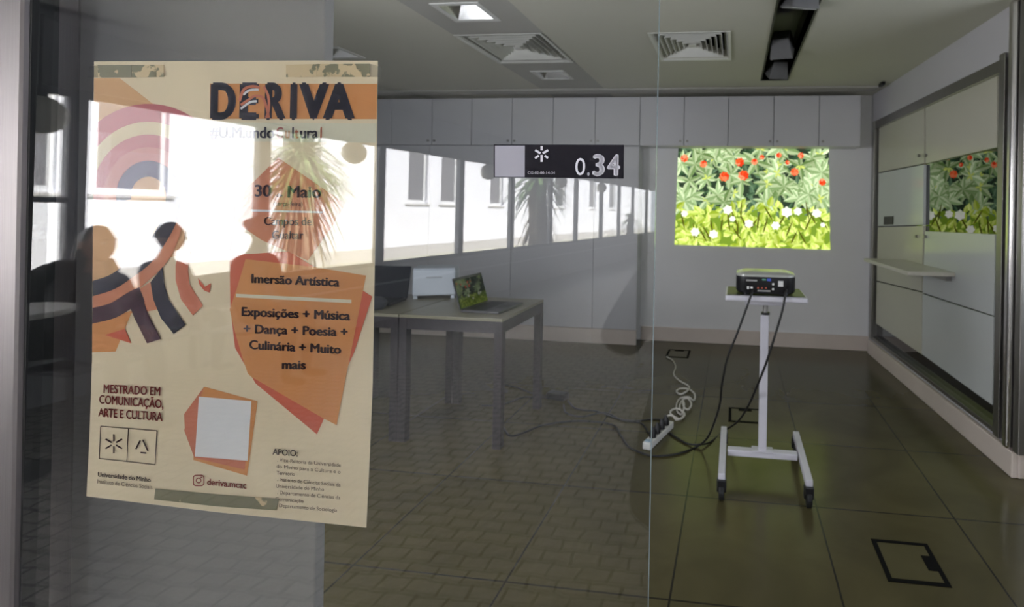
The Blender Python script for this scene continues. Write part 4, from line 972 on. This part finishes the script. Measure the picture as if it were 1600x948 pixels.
# ================================================================== PEOPLE
def skin_body(name, joints, bones, mats, regions, parent):
    """one continuous skinned figure; joints: name -> (pos, radius or (rx, ry)); regions: bone -> material index"""
    names = list(joints); idx = {n: i for i, n in enumerate(names)}
    me = bpy.data.meshes.new(name); me.from_pydata([tuple(joints[n][0]) for n in names], [(idx[a], idx[b]) for a, b in bones], []); me.update()
    o = bpy.data.objects.new(name, me); COL.objects.link(o)
    sk = o.modifiers.new('skin', 'SKIN'); sk.branch_smoothing = .6; sk.use_smooth_shade = True
    lay_ = me.skin_vertices[0].data if me.skin_vertices else None
    if lay_ is None:
        bpy.context.view_layer.objects.active = o; lay_ = me.skin_vertices[0].data
    for n in names:
        r_ = joints[n][1]; lay_[idx[n]].radius = (r_, r_) if not isinstance(r_, tuple) else r_
    lay_[0].use_root = True
    sb = o.modifiers.new('sub', 'SUBSURF'); sb.levels = 2; sb.render_levels = 2
    dg = bpy.context.evaluated_depsgraph_get(); m2 = bpy.data.meshes.new_from_object(o.evaluated_get(dg))
    bpy.data.objects.remove(o)
    for m in mats: m2.materials.append(m)
    segs = [(Vector(joints[a][0]), Vector(joints[b][0]), regions.get((a, b), 0)) for a, b in bones]
    for p in m2.polygons:
        c = p.center; best = None
        for a, b, mi in segs:
            ab = b - a; k = max(0, min(1, (c - a).dot(ab) / max(1e-9, ab.length_squared))); d = (c - a - ab * k).length
            if best is None or d < best[0]: best = (d, mi)
        p.material_index = best[1]; p.use_smooth = True
    ob = bpy.data.objects.new(name, m2); COL.objects.link(ob); ob.parent = parent
    return ob
def hand(j, b, reg, key, wrist, fwd, side, palm_n, curl, mi):
    """palm and five fingers rooted in the palm; fwd along the fingers, side towards the thumb, palm_n out of the palm"""
    fwd, side, palm_n = Vector(fwd).normalized(), Vector(side).normalized(), Vector(palm_n).normalized()
    pc = Vector(wrist) + fwd * .045; j[key + 'palm'] = (pc, (.030, .016)); b.append((key + 'wrist', key + 'palm')); reg[(key + 'wrist', key + 'palm')] = mi
    for k, (off, ln) in enumerate(((.028, .068), (.010, .078), (-.009, .072), (-.027, .056))):
        base = pc + fwd * .042 + side * off; n0 = key + 'f%d' % k
        j[n0 + 'a'] = (base, .0105); b.append((key + 'palm', n0 + 'a')); reg[(key + 'palm', n0 + 'a')] = mi
        a1 = base + (fwd * math.cos(curl) + palm_n * math.sin(curl)) * ln * .5
        a2 = a1 + (fwd * math.cos(curl * 2) + palm_n * math.sin(curl * 2)) * ln * .5
        j[n0 + 'b'] = (a1, .0088); j[n0 + 'c'] = (a2, .0075); b += [(n0 + 'a', n0 + 'b'), (n0 + 'b', n0 + 'c')]; reg[(n0 + 'a', n0 + 'b')] = mi; reg[(n0 + 'b', n0 + 'c')] = mi
    tb = pc + side * .030 - fwd * .010; t1 = tb + (side * .6 + fwd * .7 + palm_n * .3).normalized() * .034; t2 = t1 + (fwd * .9 + palm_n * .5).normalized() * .030
    j[key + 'ta'] = (tb, .0125); j[key + 'tb'] = (t1, .0105); j[key + 'tc'] = (t2, .0088)
    for p, q in ((key + 'palm', key + 'ta'), (key + 'ta', key + 'tb'), (key + 'tb', key + 'tc')): b.append((p, q)); reg[(p, q)] = mi
skin_m = mat('skin', (.48, .27, .19), .5, noise=.05, scale=20); hair_m = mat('dark_hair', (.012, .010, .009), .45, noise=.2, scale=40, stretch=(30, 30, 2)); lip_m = mat('lips', (.36, .13, .11), .45)
eye_m = mat('eye_white', (.7, .7, .7), .2); iris_m = mat('dark_iris', (.02, .015, .012), .15); shoe_m = mat('black_shoe', (.015, .015, .015), .4)
def head_mesh(parent, c, yaw, pitch=0.0, hair='long'):
    """face surface with eyes, nose, mouth and ears on an oval head looking along local +Y; returns nothing, adds children"""
    M = Matrix.Translation(c) @ Matrix.Rotation(yaw, 4, 'Z') @ Matrix.Rotation(pitch, 4, 'X')
    m = MB(); nu, nv = 28, 22; V = []; Fc = []
    for i in range(nv + 1):
        th = math.pi * i / nv; z = math.cos(th); rr = math.sin(th)
        for k in range(nu):
            ph = 2 * math.pi * k / nu; x, y = rr * math.cos(ph), rr * math.sin(ph)
            jaw = 1 - .30 * max(0, -z) ** 1.3
            X = x * .076 * jaw; Yv = y * .096 * (1 - .12 * max(0, -z)) + (.012 * max(0, -z)); Zv = z * .118
            if y > 0:                                             # nose, brow, eye hollows, lips, chin
                fx = math.exp(-(X / .013) ** 2)
                Yv += .024 * fx * math.exp(-((Zv + .020) / .014) ** 2) + .012 * fx * math.exp(-((Zv - .002) / .02) ** 2)
                Yv -= .009 * math.exp(-((abs(X) - .032) / .014) ** 2) * math.exp(-((Zv - .012) / .012) ** 2)
                Yv += .005 * math.exp(-((Zv - .034) / .010) ** 2) * math.exp(-(X / .05) ** 2)
                Yv += .005 * math.exp(-((Zv + .058) / .010) ** 2) * math.exp(-(X / .022) ** 2) + .007 * math.exp(-((Zv + .098) / .014) ** 2) * math.exp(-(X / .022) ** 2)
            V.append(M @ Vector((X, Yv, Zv)))
    for i in range(nv):
        for k in range(nu): Fc.append((i * nu + k, i * nu + (k + 1) % nu, (i + 1) * nu + (k + 1) % nu, (i + 1) * nu + k))
    m.faces(V, Fc, 0)
    for s in (-1, 1):                                             # ears
        m.tube([M @ Vector((s * .074, -.002, .022)), M @ Vector((s * .086, -.012, .018)), M @ Vector((s * .085, -.012, -.012)), M @ Vector((s * .074, 0, -.030))], [.006, .011, .010, .006], 8, 0)
        e = M @ Vector((s * .031, .078, .012)); f_ = (M.to_3x3() @ Vector((0, 1, 0)))
        m.tube([e - f_ * .012, e - f_ * .004, e + f_ * .004, e + f_ * .009], [.004, .0125, .0115, .003], 12, 1); m.tube([e + f_ * .006, e + f_ * .0105], [.0058, .004], 10, 2)
        m.tube([M @ Vector((s * .014, .096, .034)), M @ Vector((s * .030, .095, .039)), M @ Vector((s * .046, .084, .034))], [.003, .0042, .002], 6, 4)
    m.tube([M @ Vector((-.022, .090, -.057)), M @ Vector((-.008, .101, -.054)), M @ Vector((.008, .101, -.054)), M @ Vector((.022, .090, -.057))], [.002, .0055, .0055, .002], 8, 3)
    return m, M
def hair_mesh(M, style):
    h = MB(); nu, nv = 30, 18; V = []; Fc = []
    for i in range(nv + 1):
        for k in range(nu + 1):
            ph = 2 * math.pi * k / nu; fr = math.sin(ph)          # +1 in front
            lim = .52 if fr > .45 else (1.55 if style == 'short' else 1.75)
            if -.1 < fr <= .45: lim = .52 + (lim - .52) * (.45 - fr) / .55
            th = lim * i / nv; z = math.cos(th); rr = math.sin(th)
            V.append(M @ Vector((rr * math.cos(ph) * .088, rr * math.sin(ph) * .108 - .004, z * .130)))
    for i in range(nv):
        for k in range(nu): Fc.append((i * (nu + 1) + k, i * (nu + 1) + k + 1, (i + 1) * (nu + 1) + k + 1, (i + 1) * (nu + 1) + k))
    h.faces(V, Fc)
    if style == 'long':
        for k in range(15):
            a = math.radians(212 + k * 8.3); x, y = math.cos(a), math.sin(a)
            h.tube([M @ Vector((x * .078, y * .09, .03)), M @ Vector((x * .092, y * .10, -.05)), M @ Vector((x * .094, y * .10, -.13)), M @ Vector((x * .10, y * .115, -.21)), M @ Vector((x * .09, y * .11, -.27))], [.014, .018, .020, .016, .006], 8)
    if style == 'bun':
        h.lathe([(max(.0001, .045 * math.sin(math.pi * i / 10)), -.045 * math.cos(math.pi * i / 10)) for i in range(11)], M @ Vector((0, -.11, .05)), 16)
    return h
def person(label, base, yaw, pose, top_c, low_c, style, head_yaw=0.0, group=None, name='person'):
    t = thing(name, label, 'person', base, yaw, group)
    topm = mat('cloth_%02x%02x%02x' % tuple(int(c * 255) for c in top_c), top_c, .8, noise=.08, scale=30, bump=.15, bscale=120)
    lowm = mat('cloth_%02x%02x%02x' % tuple(int(c * 255) for c in low_c), low_c, .8, noise=.08, scale=30, bump=.15, bscale=120)
    J, B, Rg = {}, [], {}
    def j(n, p, r): J[n] = (Vector(p), r)
    def b(a, c, mi): B.append((a, c)); Rg[(a, c)] = mi
    if pose == 'sit':
        pz = .545; lean = .05
        j('pelvis', (0, 0, pz), (.155, .115)); j('belly', (0, .01, pz + .16), (.130, .095)); j('chest', (0, .01 + lean, pz + .33), (.148, .100)); j('neckb', (0, .01 + lean, pz + .46), (.085, .065)); j('neck', (0, .025 + lean, pz + .535), (.052, .052)); j('head', (0, .04 + lean, pz + .61), (.05, .055))
        b('pelvis', 'belly', 1); b('belly', 'chest', 1); b('chest', 'neckb', 1); b('neckb', 'neck', 0); b('neck', 'head', 0)
        for s, k in ((-1, 'l'), (1, 'r')):
            j(k + 'hip', (s * .095, .06, pz - .005), (.085, .080)); j(k + 'knee', (s * .11, .43, pz - .01), (.060, .060)); j(k + 'calf', (s * .11, .45, pz - .20), (.054, .056)); j(k + 'ankle', (s * .11, .43, .095), (.036, .038)); j(k + 'heel', (s * .11, .43, .045), (.038, .040)); j(k + 'toe', (s * .125, .60, .034), (.040, .028))
            b('pelvis', k + 'hip', 2); b(k + 'hip', k + 'knee', 2); b(k + 'knee', k + 'calf', 2); b(k + 'calf', k + 'ankle', 2); b(k + 'ankle', k + 'heel', 3); b(k + 'heel', k + 'toe', 3)
            j(k + 'sho', (s * .165, .01 + lean, pz + .425), (.062, .062)); j(k + 'elb', (s * .215, .06 + lean, pz + .16), (.043, .043)); j(k + 'wrist', (s * .13, .29, pz + .10), (.027, .022))
            b('neckb', k + 'sho', 1); b(k + 'sho', k + 'elb', 1); b(k + 'elb', k + 'wrist', 1)
            hand(J, B, Rg, k, J[k + 'wrist'][0], (-s * .35, 1, -.12), (-s, -.3, .1), (0, -.1, -1), .35, 0)
        hc = Vector((0, .055 + lean, pz + .675))
    else:                                                         # standing, both hands up at a camera
        pz = .86
        j('pelvis', (0, 0, pz), (.160, .115)); j('belly', (0, .0, pz + .17), (.140, .100)); j('chest', (0, .0, pz + .33), (.160, .108)); j('neckb', (0, .0, pz + .455), (.088, .066)); j('neck', (0, .015, pz + .51), (.053, .053)); j('head', (0, .03, pz + .56), (.05, .055))
        b('pelvis', 'belly', 1); b('belly', 'chest', 1); b('chest', 'neckb', 1); b('neckb', 'neck', 0); b('neck', 'head', 0)
        for s, k in ((-1, 'l'), (1, 'r')):
            j(k + 'hip', (s * .105, 0, pz - .04), (.098, .095)); j(k + 'knee', (s * .115, .02, .46), (.062, .062)); j(k + 'calf', (s * .118, .0, .32), (.056, .058)); j(k + 'ankle', (s * .12, -.02, .095), (.038, .040)); j(k + 'heel', (s * .12, -.03, .045), (.040, .042)); j(k + 'toe', (s * .14, .14, .034), (.042, .028))
            b('pelvis', k + 'hip', 1); b(k + 'hip', k + 'knee', 2); b(k + 'knee', k + 'calf', 2); b(k + 'calf', k + 'ankle', 2); b(k + 'ankle', k + 'heel', 3); b(k + 'heel', k + 'toe', 3)
            j(k + 'sho', (s * .175, .01, pz + .415), (.068, .068)); j(k + 'elb', (s * .300, .10, pz + .175), (.064, .064)); j(k + 'wrist', (s * .095, .155, 1.335), (.028, .023))
            b('neckb', k + 'sho', 1); b(k + 'sho', k + 'elb', 1); b(k + 'elb', k + 'wrist', 1)
            hand(J, B, Rg, k, J[k + 'wrist'][0], (-s * .25, .25, .9), (-s * .5, .85, 0), (-s, -.2, 0), .55, 0)
        hc = Vector((0, .045, pz + .60))
    body = skin_body('body', J, B, [skin_m, topm, lowm, shoe_m], Rg, t)
    hm, M = head_mesh(t, hc, head_yaw)
    hd = hm.build('face', [skin_m, eye_m, iris_m, lip_m, hair_m], None, smooth=True)
    # the face is welded into the body's own mesh
    bm_ = bmesh.new(); bm_.from_mesh(body.data); n0 = len(body.data.materials)
    bm2 = bmesh.new(); bm2.from_mesh(hd.data)
    mp_ = {0: 0, 1: n0, 2: n0 + 1, 3: n0 + 2, 4: n0 + 3}
    vs = [bm_.verts.new(v.co) for v in bm2.verts]
    for f in bm2.faces:
        try:
            nf = bm_.faces.new([vs[v.index] for v in f.verts]); nf.material_index = mp_[f.material_index]; nf.smooth = True
        except ValueError: pass
    for mm in (eye_m, iris_m, lip_m, hair_m): body.data.materials.append(mm)
    bm_.to_mesh(body.data); bm_.free(); bm2.free(); bpy.data.objects.remove(hd)
    hair_mesh(M, style).build('hair', hair_m, t, smooth=True)
    return t
def real_plan(px, zc): q = mirror(at(px, PY, zc)); return Vector((q.x, q.y, 0))
def chair(p, yaw, label):
    t = thing('side_chair', label, 'chair', p, yaw, 'chairs of the seated people')
    sm = mat('grey_chair_shell', (.10, .10, .11), .5, noise=.05)
    m = MB(); m.box((-.21, -.20, .405), (.21, .22, .430)); m.build('seat', sm, t, bevel=.012)
    m = MB(); m.prism([(x, -.235 - .10 * (z - .62) * 1.2, z) for x, z in ((-.20, .60), (.20, .60), (.20, .86), (-.20, .86))], (0, -.018, 0)); m.build('backrest', sm, t, bevel=.008)
    for sx in (-.18, .18):
        m = MB(); m.tube([(sx, .19, .404), (sx, .205, 0)], .012, 10); m.build('leg', steel_dark, t)
        m = MB(); m.tube([(sx, -.18, .404), (sx, -.22, 0)], .012, 10); m.build('leg', steel_dark, t)
        m = MB(); m.tube([(sx, -.19, .404), (sx, -.225, .60), (sx, -.248, .80)], .011, 10); m.build('back_post', steel_dark, t)
    return t
P1, P2, P3 = real_plan(136, 3.25), real_plan(248, 3.95), real_plan(390, 4.2)
# virtual +X is real +X; yaw 0 looks along +Y (towards the pane)
people = [(P1, math.radians(-88), 'person with long dark hair sitting nearest the pane, seen in profile', (.020, .022, .026), (.03, .035, .05), 'long', -.1),
          (P2, math.radians(178), 'person with short dark hair sitting in the middle with the back to the pane', (.022, .024, .035), (.02, .02, .025), 'short', .2),
          (P3, math.radians(-95), 'person sitting farthest along the corridor windows in a light top', (.30, .27, .20), (.06, .07, .10), 'bun', .1)]
for p, yw, lab, c1, c2, st, hy_ in people:
    o = person(lab, p, yw, 'sit', c1, c2, st, hy_, 'people sitting in the corridor'); k = .975 if p is P3 else .925; o.scale = (k, k, k)
for p, yw, lab in ((P1, math.radians(-88), 'grey shell chair under the person seated nearest the pane'), (P2, math.radians(178), 'grey shell chair under the person seated in the middle'), (P3, math.radians(-95), 'grey shell chair under the person seated farthest')):
    o = chair(p, yw, lab); k = .975 if p is P3 else .925; o.scale = (k, k, k)
# padded coat the nearest sitter wears open over the chair back
nearest = [o for o in bpy.data.objects if o.get('label', '').startswith('person with long dark hair')][0]
m = MB(); rr_ = []
for z, rx, ry, cy_ in ((1.135, .07, .07, .035), (1.115, .15, .12, .0), (1.04, .22, .21, -.07), (.94, .25, .29, -.14), (.80, .265, .34, -.18), (.64, .27, .36, -.20), (.50, .265, .36, -.20)):
    rr_.append([(rx * math.cos(2 * math.pi * k / 32), cy_ + ry * math.sin(2 * math.pi * k / 32) * (1 if math.sin(2 * math.pi * k / 32) < 0 else .75), z) for k in range(32)])
m.faces([p for r_ in rr_ for p in r_], [(i * 32 + k, i * 32 + (k + 1) % 32, (i + 1) * 32 + (k + 1) % 32, (i + 1) * 32 + k) for i in range(len(rr_) - 1) for k in range(32)])
m.build('coat', mat('dark_coat_cloth', (.016, .018, .018), .85, noise=.1, scale=30, bump=.15), nearest, smooth=True)
# pale cafe table beside the nearest sitter
q = real_plan(0, 2.6)
t = thing('cafe_table', 'small pale round table beside the person seated nearest the pane', 'table', (q.x, q.y, 0)); t.scale = (1, 1, 1.14)
m = MB(); m.lathe([(.0001, .715), (.265, .715), (.27, .722), (.27, .735), (.265, .74), (.0001, .74)], (0, 0, 0), 36); m.build('tabletop', mat('pale_laminate', (.62, .60, .54), .35, noise=.02), t)
m = MB(); m.cyl((0, 0, .02), (0, 0, .7149), .025, 16); m.build('column', steel_dark, t); m = MB(); m.lathe([(.0001, 0), (.21, 0), (.21, .012), (.05, .03), (.0001, .03)], (0, 0, 0), 30); m.build('base', steel_dark, t)
# ---- the photographer, standing at the camera
ph = person('photographer in a dark jacket holding a camera up in front of the glass', Vector((0, 0, 0)), 0, 'photo', (.016, .018, .018), (.02, .022, .03), 'short', 0)
bk = -_fw * .20 - _rt * .02
m = MB(); ring = []
for z, rx, ry in ((1.11, .135, .095), (1.04, .175, .125), (.98, .205, .145), (.82, .250, .165), (.66, .275, .175), (.60, .278, .178)):
    ring.append([(rx * math.cos(2 * math.pi * k / 32), ry * math.sin(2 * math.pi * k / 32), z) for k in range(32)])
for inner in (0, 1):
    base_ = [[(x * (1 - .03 * inner), y * (1 - .03 * inner), z) for x, y, z in r_] for r_ in ring]
    m.faces([p for r_ in base_ for p in r_], [(i * 32 + k, i * 32 + (k + 1) % 32, (i + 1) * 32 + (k + 1) % 32, (i + 1) * 32 + k) for i in range(5) for k in range(32)])
m.build('coat_skirt', mat('dark_coat_cloth', (.016, .018, .018), .85, noise=.1, scale=30, bump=.15), ph, smooth=True)
ph.location = (bk.x, bk.y, 0); ph.rotation_euler = (0, 0, TH)
t = thing('hand_camera', 'black camera held up by the photographer', 'camera', (EYE - _fw * .075) + Vector((0, 0, -.045)), TH)
m = MB(); m.box((-.068, -.03, 0), (.068, .025, .088)); m.build('body', black_plastic, t, bevel=.008)
m = MB(); m.prism([(-.028, -.025, .0885), (.028, -.025, .0885), (.018, -.02, .112), (-.018, -.02, .112)], (0, .04, 0)); m.build('viewfinder_hump', black_plastic, t, bevel=.003)
m = MB(); m.lathe([(.0001, 0), (.034, 0), (.034, .035), (.030, .036), (.028, .030), (.0001, .030)], (0, 0, 0), 28); l_ = m.build('lens', mat('lens_black', (.012, .012, .014), .3), t, loc=(0, .0252, .045)); l_.rotation_euler = (-math.pi / 2, 0, 0)
